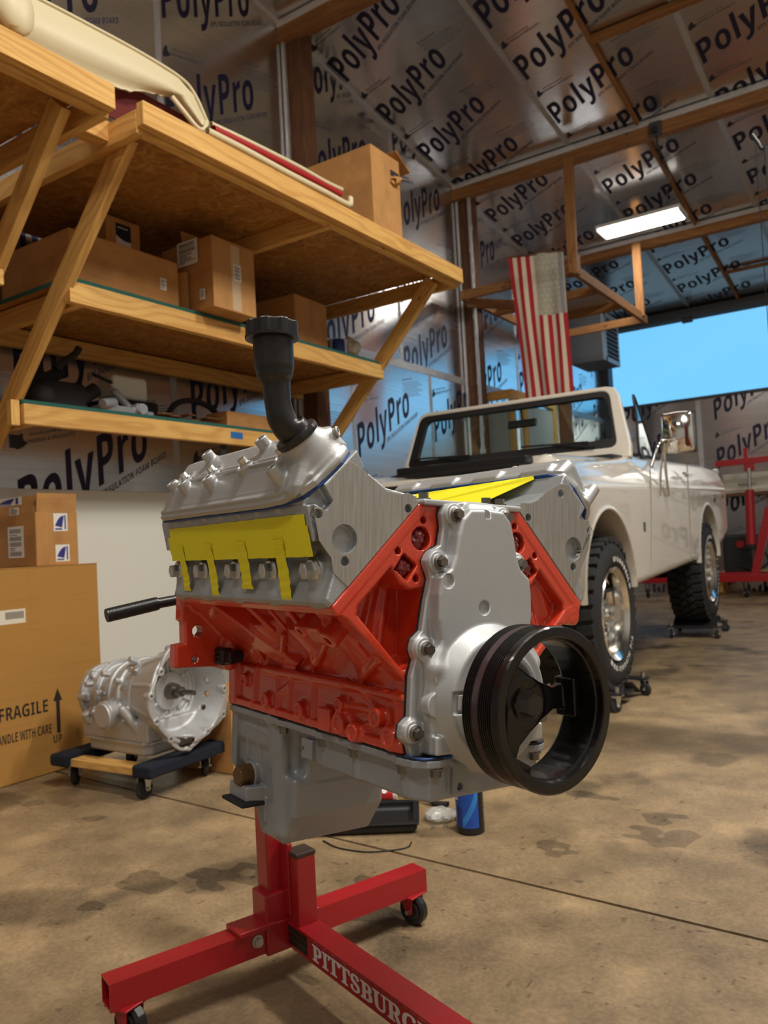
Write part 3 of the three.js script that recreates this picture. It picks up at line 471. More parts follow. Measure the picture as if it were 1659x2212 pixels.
// --- heads
const holesFront = [[0.004, 0.28, 0.0175], [0.022, 0.261, 0.0058], [0.010, 0.326, 0.0058], [-0.071, 0.318, 0.0062], [-0.092, 0.243, 0.0055]];
for (const s of [-1, 1]) {
  const F = bank(s), h = new Solid();
  h.add(dPoly(F, [[-0.111, 0.2355], [0.071, 0.2355], [0.072, 0.246], [0.047, 0.259], [0.030, 0.272], [0.016, 0.296], [0.006, 0.33], [0.010, 0.345], [-0.085, 0.345], [-0.076, 0.318], [-0.085, 0.283], [-0.1, 0.263], [-0.114, 0.246]], -0.465, 0, 0.002));
  h.add(dPoly(F, [[0.011, 0.3415], [0.0345, 0.3035], [0.020, 0.296], [-0.01, 0.33]], -0.468, -0.006, 0.002), 0.003);
  h.add(dPoly(F, [[-0.111, 0.2355], [0.074, 0.2355], [0.0745, 0.2445], [-0.1, 0.25]], -0.466, -0.002, 0.002), 0.002);
  for (const z of [-0.444, -0.346, -0.236, -0.132, -0.028]) {
    h.add(dCyl(B3(s, 0.015, 0.247, z), B3(s, 0.047, 0.2715, z), 0.0165, 0.002), 0.008);
    h.add(dCap(B3(s, 0.040, 0.262, z), B3(s, 0.064, 0.243, z), 0.0125), 0.01);
  }
  for (const z of [-0.39, -0.29, -0.184, -0.08]) h.cut(dEll(B3(s, 0.038, 0.288, z), [0.016, 0.016, 0.026]), 0.006);
  for (let i = 0; i < 7; i++) h.add(dBox(F, [-0.005, 0.335, -0.41 + i * 0.055], [0.0155, 0.3445, -0.402 + i * 0.055], 0.002), 0.003);
  h.cut(dPoly(F, [[-0.02, 0.35], [-0.016, 0.321], [0.0, 0.321], [0.004, 0.335], [0.02, 0.35]], -0.014, 0.01, 0.003), 0.003);
  h.cut(dPoly(F, [[0.034, 0.30], [0.037, 0.266], [0.06, 0.255], [0.09, 0.25], [0.09, 0.30]], -0.012, 0.01, 0.003), 0.004);
  for (const [c, a, r] of holesFront) h.cut(dCyl(B3(s, c, a, -0.009), B3(s, c, a, 0.01), r, 0.0006));
  part('cylinder_head', h.mesh(0.0021), M.castHead, engine);
  // milled front face
  const P = s < 0
    ? [[-0.109, 0.2365], [0.040, 0.2365], [0.043, 0.262], [0.033, 0.277], [0.031, 0.303], [0.009, 0.335], [-0.001, 0.3205], [-0.0155, 0.3235], [-0.019, 0.3425], [-0.066, 0.3425], [-0.074, 0.319], [-0.081, 0.282], [-0.096, 0.2635], [-0.106, 0.257], [-0.112, 0.245]]
    : [[-0.114, 0.2365], [0.055, 0.2365], [0.046, 0.243], [0.037, 0.269], [0.027, 0.306], [0.011, 0.329], [-0.002, 0.336], [-0.016, 0.3235], [-0.026, 0.3235], [-0.033, 0.342], [-0.05, 0.338], [-0.07, 0.341], [-0.084, 0.325], [-0.093, 0.296], [-0.097, 0.273], [-0.103, 0.261], [-0.116, 0.247]];
  const g = extrude(P, 0.0012, 0.0003, holesFront.map(([c, a, r]) => circ(c, a, r, 24)));
  g.applyMatrix4(new THREE.Matrix4().makeBasis(v3(F.u), v3(F.v), V(0, 0, 1))); if (s < 0) { flip(g); }
  part('milled_face', g.translate(0, 0, -0.0002), M.milled, engine, 'brushed bare aluminium end face');
  // valve cover
  const vc = new Solid(), Pl = bankPlan(s);
  const plan = [[0.015, -0.44], [0.0185, -0.09], [0.0155, -0.045], [0.003, -0.016], [-0.014, -0.003], [-0.056, 0.0], [-0.078, -0.008], [-0.088, -0.03], [-0.09, -0.44]];
  const inset = (d) => plan.map(([c, z]) => [c > -0.036 ? c - d : c + d, z > -0.2 ? z - d : z + d]);
  vc.add(dPoly(Pl, plan, 0.3478, 0.3565, 0.002));
  vc.add(dPoly(Pl, inset(0.004), 0.353, 0.3635, 0.003), 0.003);
  vc.add(dPoly(F, [[0.0115, 0.352], [0.004, 0.3655], [-0.02, 0.378], [-0.036, 0.3825], [-0.072, 0.3895], [-0.085, 0.385], [-0.089, 0.352]], -0.434, -0.010, 0.0125), 0.004);
  for (const c of [-0.0315, -0.0395]) vc.add(dCap(B3(s, c, 0.3835, -0.40), B3(s, c, 0.3835, -0.04), 0.0022), 0.003);
  for (const z of [-0.066, -0.17, -0.272, -0.372]) { vc.add(dCyl(B3(s, -0.0355, 0.37, z), B3(s, -0.0355, 0.3872, z), 0.0165, 0.002), 0.004); vc.cut(dCyl(B3(s, -0.0355, 0.3855, z), B3(s, -0.0355, 0.4, z), 0.0125, 0.0006)); }
  const stand = s < 0 ? [[-0.07, -0.33], [-0.066, -0.15], [-0.004, -0.05], [-0.015, -0.255], [-0.018, -0.352], [-0.025, -0.405]] : [[-0.02, -0.01], [-0.005, -0.035], [-0.066, -0.15], [-0.066, -0.40], [-0.01, -0.3]];
  for (const [c, z] of stand) { vc.add(dCyl(B3(s, c, 0.355, z), B3(s, c, c < -0.05 ? 0.403 : 0.3915, z), 0.0105, 0.0012, 0.0092), 0.006); vc.cut(dCyl(B3(s, c, 0.382, z), B3(s, c, 0.41, z), 0.0056, 0.0004)); }
  if (s > 0) for (const z of [-0.06, -0.17, -0.28, -0.39]) { vc.add(dBox(F, [-0.094, 0.349, z - 0.03], [-0.07, 0.371, z + 0.03], 0.006), 0.008); }
  if (s < 0) vc.add(dCyl(B3(s, -0.05, 0.352, -0.035), B3(s, -0.05, 0.4, -0.035), 0.036, 0.001, 0.0245), 0.008), vc.add(dCap(B3(s, -0.02, 0.372, -0.03), B3(s, 0.004, 0.36, -0.03), 0.006), 0.006);
  const vcm = part('valve_cover', vc.mesh(0.002), M.castCover, engine);
  part('gasket', (() => { const q = extrude(plan.map(([c, z]) => [c > -0.036 ? c + 0.0006 : c - 0.0006, z]), 0.003, 0.0005); q.applyMatrix4(new THREE.Matrix4().makeBasis(v3(Pl.u), V(0, 0, 1), v3(Pl.w))); if (s > 0) flip(q); const o = v3(Pl.w).multiplyScalar(0.3450); return q.translate(o.x, o.y, o.z); })(), M.gasketBlue, vcm, 'blue valve cover gasket');
  for (const z of [-0.066, -0.17, -0.272, -0.372]) { const o = v3(B3(s, -0.0355, 0.388, z)), d = v3(F.v); part('cover_bolt', [along(new THREE.CylinderGeometry(0.0078, 0.0082, 0.002, 20), o, d), along(hexPrism(0.0058, 0.008), o.clone().addScaledVector(d, 0.0045), d), along(new THREE.CylinderGeometry(0.005, 0.0065, 0.005, 16), o.clone().addScaledVector(d, -0.002), d)], M.zinc, vcm); }
  // head bolts
  for (const z of [-0.444, -0.346, -0.236, -0.132, -0.028]) { const o = v3(B3(s, 0.0478, 0.272, z)), d = V(...B3(s, 0.794, 0.608, 0)).normalize(); part('head_bolt', [along(lathe([[0, -0.001], [0.0155, -0.001], [0.0155, 0.0012], [0.0125, 0.0035], [0.0, 0.0035]], 24), o, d), along(hexPrism(0.0108, 0.011), o.clone().addScaledVector(d, 0.008), d), along(lathe([[0, 0], [0.0085, 0], [0.0075, 0.001], [0, 0.0002]], 16), o.clone().addScaledVector(d, 0.0136), d)], M.zinc, engine); }
}
function flip(g) { const p = g.attributes.position, n = g.attributes.normal, u = g.attributes.uv; for (let i = 0; i < p.count; i += 3) for (const [a, k] of [[p, 3], [n, 3], [u, 2]]) for (let j = 0; j < k; j++) { const A = a.array, t = A[(i + 1) * k + j]; A[(i + 1) * k + j] = A[(i + 2) * k + j]; A[(i + 2) * k + j] = t; } return g; }
// --- oil filler on the near cover
function sweep(pts, radii, rad = 28, per = 6) {   // tube of changing radius
  const c = new THREE.CatmullRomCurve3(pts.map((p) => V(...p))), n = (pts.length - 1) * per, pos = [], idx = [], uv = []; const fr = c.computeFrenetFrames(n, false);
  for (let i = 0; i <= n; i++) { const t = i / n, P = c.getPoint(t), k = t * (pts.length - 1), a = Math.min(pts.length - 2, Math.floor(k)), f = k - a, r = radii[a] + (radii[a + 1] - radii[a]) * f * f * (3 - 2 * f);
    for (let j = 0; j <= rad; j++) { const th = j / rad * 2 * Math.PI, q = P.clone().addScaledVector(fr.normals[i], r * Math.cos(th)).addScaledVector(fr.binormals[i], r * Math.sin(th)); pos.push(q.x, q.y, q.z); uv.push(t, j / rad); } }
  for (let i = 0; i < n; i++) for (let j = 0; j < rad; j++) { const a = i * (rad + 1) + j, b = a + rad + 1; idx.push(a, b, a + 1, b, b + 1, a + 1); }
  const g = new THREE.BufferGeometry(); g.setAttribute('position', new THREE.Float32BufferAttribute(pos, 3)); g.setAttribute('uv', new THREE.Float32BufferAttribute(uv, 2)); g.setIndex(idx); g.computeVertexNormals(); flipCheck(g); return g;
}
function flipCheck(g) { return g; }
{
  const z = -0.035, A = v3(BL.v), o = v3(B3(-1, -0.05, 0.4, z));
  const fill = part('oil_filler_tube', [sweep([B3(-1, -0.05, 0.396, z), B3(-1, -0.05, 0.408, z), [-0.266, 0.332, z], [-0.2735, 0.352, z], [-0.2765, 0.375, z], [-0.2785, 0.387, z], [-0.280, 0.398, z], [-0.2825, 0.43, z]], [0.022, 0.0205, 0.0175, 0.0158, 0.0165, 0.0215, 0.0235, 0.0238])], M.plasticBlack, engine, 'bent black plastic oil filler tube');
  part('seat_ring', along(lathe([[0.017, -0.004], [0.0275, -0.004], [0.0285, 0], [0.0275, 0.004], [0.017, 0.006]], 40), o, A), M.plasticBlack, fill);
  const cap = V(-0.2838, 0.4325, z), up = V(-0.055, 1, 0).normalize(), pr = [];
  for (let i = 0; i < 96; i++) { const th = i / 96 * 2 * Math.PI, r = 0.0298 + 0.0016 * Math.tanh(3 * Math.cos(8 * th)); pr.push([r * Math.cos(th), r * Math.sin(th)]); }
  const cg = extrude(pr, 0.020, 0.0018); cg.rotateX(-Math.PI / 2);
  part('filler_cap', [along(cg, cap.clone().addScaledVector(up, -0.004), up), along(lathe([[0.02, 0], [0.0315, 0], [0.0318, 0.003], [0.02, 0.004]], 48), cap.clone().addScaledVector(up, -0.004), up)], M.plasticBlack, fill, 'round black scalloped filler cap');
  const nz = [V(-0.226, 0.314, z + 0.006), V(-0.214, 0.321, z + 0.014), V(-0.206, 0.3245, z + 0.024)];
  part('vent_nipple', [tube(nz, 0.0056, 24, 14), along(new THREE.TorusGeometry(0.0052, 0.0018, 8, 20).rotateX(Math.PI / 2), nz[2], nz[2].clone().sub(nz[1]))], M.castCover, engine);
}
// --- masking tape on the exhaust ports and along the far intake ports
{
  const n = V(...B3(-1, 0.851, 0.526, 0)), dn = V(...B3(-1, 0.526, -0.851, 0)), o = v3(B3(-1, 0.0227, 0.3225, 0)), R = rng(21);
  const strip = (s0, s1, z0, z1, lift) => { const pts = []; const N = 26; for (let i = 0; i <= N; i++) pts.push([z0 + (z1 - z0) * i / N, s0 + 0.0008 * (R() - 0.5)]); for (let i = 1; i < 6; i++) pts.push([z1 + 0.002 * (R() - 0.5), s0 + (s1 - s0) * i / 6]); for (let i = N; i >= 0; i--) pts.push([z0 + (z1 - z0) * i / N, s1 + 0.0008 * (R() - 0.5)]); for (let i = 5; i > 0; i--) pts.push([z0 + 0.004 * (R() - 0.5), s0 + (s1 - s0) * i / 6]);
    const g = extrude(pts, 0.0006); g.applyMatrix4(new THREE.Matrix4().makeBasis(V(0, 0, 1), dn, n)); flip(g); const p = o.clone().addScaledVector(n, 0.0008 + lift); return g.translate(p.x, p.y, p.z); };
  part('tape_strip', strip(-0.012, 0.008, -0.438, -0.016, 0), M.tapeYellow, engine, 'yellow masking tape over the exhaust ports');
  part('tape_strip', strip(0.002, 0.039, -0.446, -0.011, 0.0008), M.tapeYellow, engine, 'yellow masking tape over the exhaust ports');
  for (const [z, w, len] of [[-0.400, 0.025, 0.066], [-0.296, 0.025, 0.072], [-0.190, 0.029, 0.058], [-0.085, 0.026, 0.076]]) {
    const path = [[0.0335, 0.3105], [0.0475, 0.284], [0.058, 0.266], [0.0655, 0.2545], [0.074, 0.2405]], pos = [], idx = [], NN = 18;
    for (let i = 0; i <= NN; i++) { const t = i / NN * len / 0.076 * 0.98, k = Math.min(t, 0.9999) * 4, a = Math.floor(k), f = k - a; const c = path[a][0] + (path[a + 1][0] - path[a][0]) * f, aa = path[a][1] + (path[a + 1][1] - path[a][1]) * f + 0.0007 * Math.sin(i * 1.7); for (const e of [-0.5, 0, 0.5]) { const q = B3(-1, c + 0.0012, aa + 0.001, z + e * w * (0.85 + 0.3 * noiseT(i * 0.6, z * 90 + 40, 64, 64)) - 0.008 * t + (i === NN ? 0.004 * e : 0)); pos.push(...q); } }
    for (let i = 0; i < NN; i++) for (let j = 0; j < 2; j++) { const a = i * 3 + j, b = a + 3; idx.push(a, a + 1, b, b, a + 1, b + 1); }
    const g = new THREE.BufferGeometry(); g.setAttribute('position', new THREE.Float32BufferAttribute(pos, 3)); g.setIndex(idx); g.computeVertexNormals(); const q = g.toNonIndexed(); q.setAttribute('uv', new THREE.BufferAttribute(new Float32Array(q.attributes.position.count * 2).map((_, i) => q.attributes.position.array[(i >> 1) * 3 + (i & 1)]), 2));
    part('tape_tail', q, M.tapeYellow, engine, 'torn tail of yellow masking tape');
  }
  const tg = extrude([[-0.44, 0.255], [-0.13, 0.272], [-0.055, 0.34], [-0.06, 0.3455], [-0.44, 0.338]], 0.0008); const nr = V(...B3(1, -0.88, 0.2, 0)).normalize();
  const g = tg; const p = g.attributes.position; for (let i = 0; i < p.count; i++) { const zz = p.getX(i), a = p.getY(i), t = p.getZ(i); const c = a > 0.3205 ? -0.079 - (a - 0.3205) * 0.35 : -0.079 - (0.3205 - a) * 0.36; const q = B3(1, c - 0.0012 - t, a, zz); p.setXYZ(i, ...q); } g.computeVertexNormals(); part('tape_sheet', g, M.tapeYellow, engine, 'yellow masking tape along the intake ports');
}
// --- valley plate
{
  const vp = new Solid(); vp.add(dBox(ID, [-0.087, 0.2425, -0.455], [0.087, 0.2505, 0.008], 0.0015)); vp.add(dBox(ID, [-0.06, 0.248, -0.43], [0.06, 0.2545, -0.03], 0.004), 0.004);
  const v = part('valley_plate', vp.mesh(0.003), M.castGrey, engine);
  for (const [x, z] of [[-0.072, -0.012], [0.036, -0.010], [0.06, -0.008], [-0.072, -0.2], [0.072, -0.2], [0.072, -0.33], [-0.072, -0.33]]) part('plate_bolt', [along(new THREE.CylinderGeometry(0.0095, 0.0095, 0.002, 20), V(x, 0.2518, z), V(0, 1, 0)), at(hexPrism(0.0066, 0.008), x, 0.2565, z)], M.boltDark, v);
}
// --- front timing cover
{
  const half = [[0, 0.2505], [0.022, 0.25], [0.034, 0.2475], [0.055, 0.244], [0.061, 0.232], [0.0585, 0.215], [0.0625, 0.192], [0.078, 0.184], [0.0865, 0.172], [0.082, 0.158], [0.0785, 0.148], [0.086, 0.12], [0.092, 0.085], [0.104, 0.075], [0.107, 0.062], [0.102, 0.05], [0.108, 0.03], [0.110, -0.018], [0.121, -0.027], [0.1225, -0.042], [0.112, -0.05], [0.108, -0.0665], [0, -0.0665]];
  const full = [...half.map(([x, y]) => [-x, y]).reverse().slice(0, -1), ...half].filter((p, i, a) => i === 0 || p[0] !== a[i - 1][0] || p[1] !== a[i - 1][1]); full.pop();
  const hi2 = [[0, 0.240], [0.029, 0.2385], [0.042, 0.226], [0.049, 0.205], [0.054, 0.180], [0.061, 0.163], [0.077, 0.151], [0.0805, 0.13], [0.081, 0.10], [0.077, 0.075], [0.082, 0.05], [0.092, 0.03], [0.097, -0.01], [0.0925, -0.025], [0.093, -0.062], [0, -0.062]];
  const fh = [...hi2.map(([x, y]) => [-x, y]).reverse().slice(0, -1), ...hi2]; fh.pop();
  const tc = new Solid();
  tc.add(dPoly(ID, full, 0.0012, 0.0115, 0.002));
  tc.add(dPoly(ID, fh, 0.0, 0.0325, 0.005), 0.004);
  tc.add(dCap([-0.016, 0.2385, 0.014], [0.016, 0.2385, 0.014], 0.010), 0.006);
  tc.add(dCyl([0, 0, 0.02], [0, 0, 0.056], 0.1, 0.004, 0.078), 0.003);
  tc.add(dCyl([0, 0, 0.03], [0, 0, 0.064], 0.066, 0.003, 0.06), 0.004);
  tc.cut(dCyl([0, 0, 0.05], [0, 0, 0.08], 0.050, 0.003), 0.003);
  tc.add(dCyl([0, 0, 0.03], [0, 0, 0.075], 0.026, 0.001));
  tc.cut(dBox(ID, [-0.078, -0.012, 0.052], [-0.046, 0.014, 0.075], 0.002), 0.002);
  tc.add(dBox(ID, [-0.07, -0.009, 0.04], [-0.052, 0.011, 0.0555], 0.002), 0.001);
  for (const s of [-1, 1]) {
    for (const [x, y] of [[0.0435, 0.232], [0.0705, 0.1705], [0.0905, 0.0635], [0.107, -0.036]]) { tc.add(dCyl([s * x, y, 0], [s * x, y, 0.0165], 0.0145, 0.002), 0.005); tc.add(dCyl([s * x, y, 0.0], [s * x, y, 0.019], 0.0105, 0.001), 0.001); }
    tc.add(dCap([s * 0.079, 0.052, 0.02], [s * 0.083, 0.04, 0.026], 0.013), 0.01);
    tc.add(dCyl([s * 0.0755, 0.029, 0.02], [s * 0.0755, 0.029, 0.0365], 0.0145, 0.0008), 0.001);
    tc.add(dCyl([s * 0.0865, -0.003, 0.02], [s * 0.0865, -0.003, 0.036], 0.0155, 0.0008), 0.001);
    tc.add(dBox(ID, [Math.min(s * 0.05, s * 0.092), -0.062, 0.02], [Math.max(s * 0.05, s * 0.092), -0.039, 0.040], 0.003), 0.003);
  }
  tc.cut(dCyl([-0.067, 0.147, 0.0285], [-0.067, 0.147, 0.05], 0.009, 0.001), 0.001); tc.cut(dCyl([-0.0065, 0.113, 0.0285], [-0.0065, 0.113, 0.05], 0.009, 0.001), 0.001);
  tc.cut(dBox(ID, [-0.0045, 0.228, 0.026], [0.004, 0.256, 0.05], 0.001));
  const c = part('timing_cover', tc.mesh(0.0018), M.castGrey, engine, 'flat silver front cover');
  part('gasket', extrude(full.map(([x, y]) => [x * 1.012, y + (y > 0.1 ? 0.001 : 0)]), 0.002), M.gasketBlack, c);
  for (const s of [-1, 1]) for (const [x, y] of [[0.0435, 0.232], [0.0705, 0.1705], [0.0905, 0.0635], [0.107, -0.036]]) { const d = V(0, 0, 1), o = V(s * x, y, 0.019); part('cover_bolt', [along(lathe([[0, 0], [0.0095, 0], [0.0095, 0.0012], [0.0072, 0.003], [0, 0.003]], 24), o, d), along(hexPrism(0.0062, 0.008), o.clone().addScaledVector(d, 0.0058), d)], M.boltDark, c); }
}
// --- oil pan
{
  const pan = new Solid(), ZY = { o: [0, 0, 0], u: [0, 0, 1], v: [0, 1, 0], w: [1, 0, 0] };
  const rail = []; for (const [x, z] of [[-0.112, -0.486], [-0.112, -0.32], [-0.116, -0.305], [-0.112, -0.29], [-0.112, -0.207], [-0.116, -0.193], [-0.112, -0.18], [-0.112, -0.126], [-0.116, -0.112], [-0.112, -0.098], [-0.112, -0.02], [-0.117, -0.006], [-0.113, 0.02], [-0.1, 0.034], [-0.085, 0.039], [-0.07, 0.034], [0.07, 0.034], [0.085, 0.039], [0.1, 0.034], [0.113, 0.02], [0.116, -0.006], [0.112, -0.486]]) rail.push([x, z]);
  const XZ = { o: [0, 0, 0], u: [1, 0, 0], v: [0, 0, 1], w: [0, 1, 0] };
  pan.add(dPoly(XZ, rail, -0.0775, -0.0672, 0.0015));
  pan.add(dPoly(XZ, [[-0.1, -0.48], [-0.104, 0.005], [-0.092, 0.028], [0.092, 0.028], [0.104, 0.005], [0.1, -0.48]], -0.119, -0.07, 0.005, 0), 0.005);
  pan.add(dPoly(ZY, [[-0.283, -0.10], [-0.285, -0.150], [-0.289, -0.212], [-0.325, -0.2605], [-0.395, -0.2605], [-0.425, -0.215], [-0.448, -0.17], [-0.486, -0.155], [-0.486, -0.07], [-0.283, -0.07]], -0.097, 0.071, 0.009), 0.014);
  pan.add(dPoly(ZY, [[-0.486, -0.075], [-0.486, -0.165], [-0.468, -0.17], [-0.468, -0.075]], -0.108, 0.09, 0.003), 0.004);
  pan.cut(dPoly(ZY, [[-0.2, -0.125], [-0.2, -0.16], [-0.285, -0.16], [-0.285, -0.135]], -0.2, 0.2, 0.004), 0.01);
  pan.cut(dBox(ID, [-0.14, -0.156, -0.322], [-0.074, -0.084, -0.236], 0.012), 0.008);
  for (const z of [-0.006, -0.112, -0.193]) { pan.add(dCap([-0.1, -0.075, z], [-0.098, -0.112, z], 0.0095, 0.008), 0.006); }
  pan.add(dCap([-0.1, -0.075, -0.345], [-0.094, -0.24, -0.325], 0.011, 0.013), 0.012);
  pan.add(dBox(ID, [-0.112, -0.112, -0.245], [-0.095, -0.084, -0.215], 0.002), 0.003); pan.cut(dCyl([-0.12, -0.1, -0.24], [-0.108, -0.1, -0.24], 0.004, 0.0004));
  for (const z of [-0.36, -0.4, -0.44]) pan.add(dCap([-0.1, -0.08, z], [-0.097, -0.15, z], 0.0035), 0.004);
  pan.add(dCap([-0.1, -0.1, -0.345], [-0.1, -0.095, -0.44], 0.003), 0.004);
  pan.add(dCyl([-0.08, -0.17, -0.412], [-0.109, -0.17, -0.412], 0.021, 0.002), 0.006);
  pan.add(dPoly({ o: [0, 0, 0], u: [1, 0, 0], v: [0, 0, 1], w: [0, 1, 0] }, [[-0.128, -0.446], [-0.128, -0.385], [-0.09, -0.372], [-0.09, -0.446]], -0.206, -0.183, 0.002), 0.003);
  pan.add(dPoly({ o: [0, 0, 0], u: [0, 0, 1], v: [0, 1, 0], w: [1, 0, 0] }, [[-0.446, -0.2], [-0.372, -0.2], [-0.372, -0.24]], -0.1, -0.094, 0.001), 0.002);
  pan.add(dBox(ID, [-0.062, -0.112, 0.025], [-0.040, -0.072, 0.037], 0.002), 0.003); pan.cut(dCyl([-0.051, -0.103, 0.03], [-0.051, -0.103, 0.05], 0.0045, 0.0004));
  const p = part('oil_pan', pan.mesh(0.0022), M.castPan, engine, 'grey cast oil pan with a deep rear sump');
  part('gasket', (() => { const g = extrude(rail.map(([x, z]) => [x, -z]), 0.0024); g.rotateX(-Math.PI / 2); return g.scale(1, 0.5, 1).translate(0, -0.0664, 0); })(), M.gasketBlack, p);
  part('sealant_bead', tube([[-0.112, -0.0655, 0.004], [-0.108, -0.0655, 0.022], [-0.098, -0.0655, 0.033], [-0.06, -0.0655, 0.0345], [-0.04, -0.0655, 0.0342]], 0.0018, 30, 8), M.gasketBlue, p, 'blue sealant bead');
  for (const [x, z] of [[-0.107, -0.006], [-0.107, -0.112], [-0.107, -0.193], [-0.107, -0.305], [-0.085, 0.031], [0.085, 0.031], [0.0, 0.0305]]) part('pan_bolt', [at(new THREE.CylinderGeometry(0.0088, 0.0088, 0.002, 20), x, -0.0785, z), at(hexPrism(0.0068, 0.009), x, -0.0835, z)], M.boltDark, p);
  const o = V(-0.109, -0.17, -0.412), d = V(-1, 0, 0.12); part('drain_plug', [along(lathe([[0, 0], [0.0175, 0], [0.0175, 0.008], [0, 0.009]], 32), o, d), along(hexPrism(0.0165, 0.016), o.clone().addScaledVector(d, 0.014), d), along(lathe([[0, 0.022], [0.013, 0.022], [0.012, 0.0235], [0, 0.0225]], 24), o, d)], M.brownCap, p, 'brown hexagonal plug');
  part('plug_ledge', at(rbox(0.05, 0.006, 0.075, 0.002), -0.115, -0.209, -0.412), M.blackSoft, p);
}
// --- crank pulley
{
  const R0 = 0.0955, prof = [[0.081, 0.0865], [0.0925, 0.0865], [0.0945, 0.0885]];
  const groove = (z0, n, p) => { for (let i = 0; i < n; i++) { prof.push([R0, z0 + p * i], [R0, z0 + p * (i + 0.28)], [R0 - 0.0026, z0 + p * (i + 0.64)]); } prof.push([R0, z0 + p * n]); };
  groove(0.0895, 4, 0.0033); prof.push([R0, 0.1035], [R0 - 0.0012, 0.104]);
  const split = prof.length; prof.push([R0 - 0.0012, 0.1145], [R0, 0.115]); groove(0.1155, 6, 0.0034); prof.push([R0, 0.1385], [R0 + 0.0008, 0.1395], [R0 + 0.0008, 0.1462], [R0 - 0.001, 0.148], [0.0845, 0.148], [0.0825, 0.1468], [0.0815, 0.139], [0.079, 0.1375], [0.079, 0.090], [0.081, 0.0865]);
  const ring = toCreasedNormals(new THREE.LatheGeometry(prof.map(([r, y]) => new THREE.Vector2(r, y)), 128), 0.4); ring.rotateX(Math.PI / 2);
  const hub = new Solid(); hub.add(dCyl([0, 0, 0.064], [0, 0, 0.098], 0.033, 0.004)); hub.cut(dCyl([0, 0, 0.094], [0, 0, 0.12], 0.0245, 0.002), 0.002);
  for (const a of [0.06, 0.06 + 2.094, 0.06 + 4.189]) { const fr = { o: [0, 0, 0], u: [Math.cos(a), Math.sin(a), 0], v: [-Math.sin(a), Math.cos(a), 0], w: [0, 0, 1] };
    hub.add(dPoly(fr, [[0.01, -0.030], [0.032, -0.021], [0.048, -0.0135], [0.068, -0.0145], [0.0805, -0.026], [0.0805, 0.026], [0.068, 0.0145], [0.048, 0.0135], [0.032, 0.021], [0.01, 0.030]], 0.084, 0.0985, 0.003), 0.004);
    hub.add(dBox(fr, [0.066, -0.0245, 0.084], [0.0785, 0.0245, 0.116], 0.003), 0.004); }
  const p = part('crank_pulley', [ring, hub.mesh(0.0017)], M.pulley, engine, 'glossy black ribbed crank pulley');
  part('rubber_band', (() => { const g = new THREE.CylinderGeometry(R0 - 0.0006, R0 - 0.0006, 0.0098, 128, 1, true); g.rotateX(Math.PI / 2); return g.translate(0, 0, 0.1092); })(), M.pulleyBand, p, 'dark reddish band between the belt grooves');
  part('crank_bolt', [along(lathe([[0, 0], [0.0205, 0], [0.0205, 0.003], [0.0175, 0.0055], [0, 0.0055]], 32), V(0, 0, 0.0935), V(0, 0, 1)), along(hexPrism(0.0148, 0.015), V(0, 0, 0.1055), V(0, 0, 1)), along(lathe([[0, 0], [0.0118, 0], [0.011, 0.0012], [0, 0.0004]], 24), V(0, 0, 0.113), V(0, 0, 1))], std({ color: lin(0.2, 0.185, 0.165), metalness: 0.9, roughness: 0.5, bumpMap: castBump, bumpScale: 0.0006 }), p, 'grey hexagonal crank bolt');
}
// --- crank sensor
{
  const s = new Solid(); s.add(dBox(ID, [-0.152, 0.004, -0.466], [-0.132, 0.032, -0.44], 0.003)); s.add(dBox(ID, [-0.147, 0.007, -0.45], [-0.135, 0.028, -0.418], 0.003), 0.003); s.add(dCyl([-0.145, 0.017, -0.44], [-0.115, 0.017, -0.44], 0.010, 0.002), 0.003); s.cut(dBox(ID, [-0.149, 0.009, -0.47], [-0.137, 0.026, -0.455], 0.001)); for (const y of [0.01, 0.018, 0.026]) s.add(dBox(ID, [-0.155, y - 0.002, -0.462], [-0.13, y + 0.002, -0.444], 0.001), 0.001);
  part('crank_sensor', s.mesh(0.0014), M.plasticBlack, engine, 'small black plugged-in crank sensor');
}
// ---------------------------------------------------------------- engine stand (its frame: x across, z towards the front of the engine)
// where the photograph's pixel (u, v) meets the plane axis = val; fixed numbers, so that nothing here follows the camera
const PX_TURN = new THREE.Quaternion().setFromEuler(new THREE.Euler(2.05 * Math.PI / 180, 33.84 * Math.PI / 180, -3.06 * Math.PI / 180, 'YXZ')), PX_FROM = V(0, 0.92, 0);
function px(u, v, axis, val) { const d = V((u - W_PX / 2) / F_PX, -(v - H_PX / 2) / F_PX, -1).applyQuaternion(PX_TURN); const k = ['x', 'y', 'z'][axis]; return PX_FROM.clone().addScaledVector(d, (val - PX_FROM[k]) / d[k]); }
M.standRed = phy({ color: lin(0.37, 0.005, 0.011), roughness: 0.4, clearcoat: 0.5, clearcoatRoughness: 0.25, bumpMap: fineBump, bumpScale: 0.0002 });
M.poly = std({ color: lin(0.014, 0.014, 0.015), roughness: 0.32 });
function decal(w, h, draw, tw = 512, rough = 0.5) { const th = Math.max(16, Math.round(tw * h / w)); return std({ map: canvasTex(tw, th, draw), roughness: rough }); }
function plate(w, h, t = 0.0008) { const g = new THREE.BoxGeometry(w, h, t); return g; }
const EL = (x, y, z) => { const r = 4.5 * Math.PI / 180, c = Math.cos(r), s = Math.sin(r); return V(x * c + y * s, 0.714 - x * s + y * c, z); };
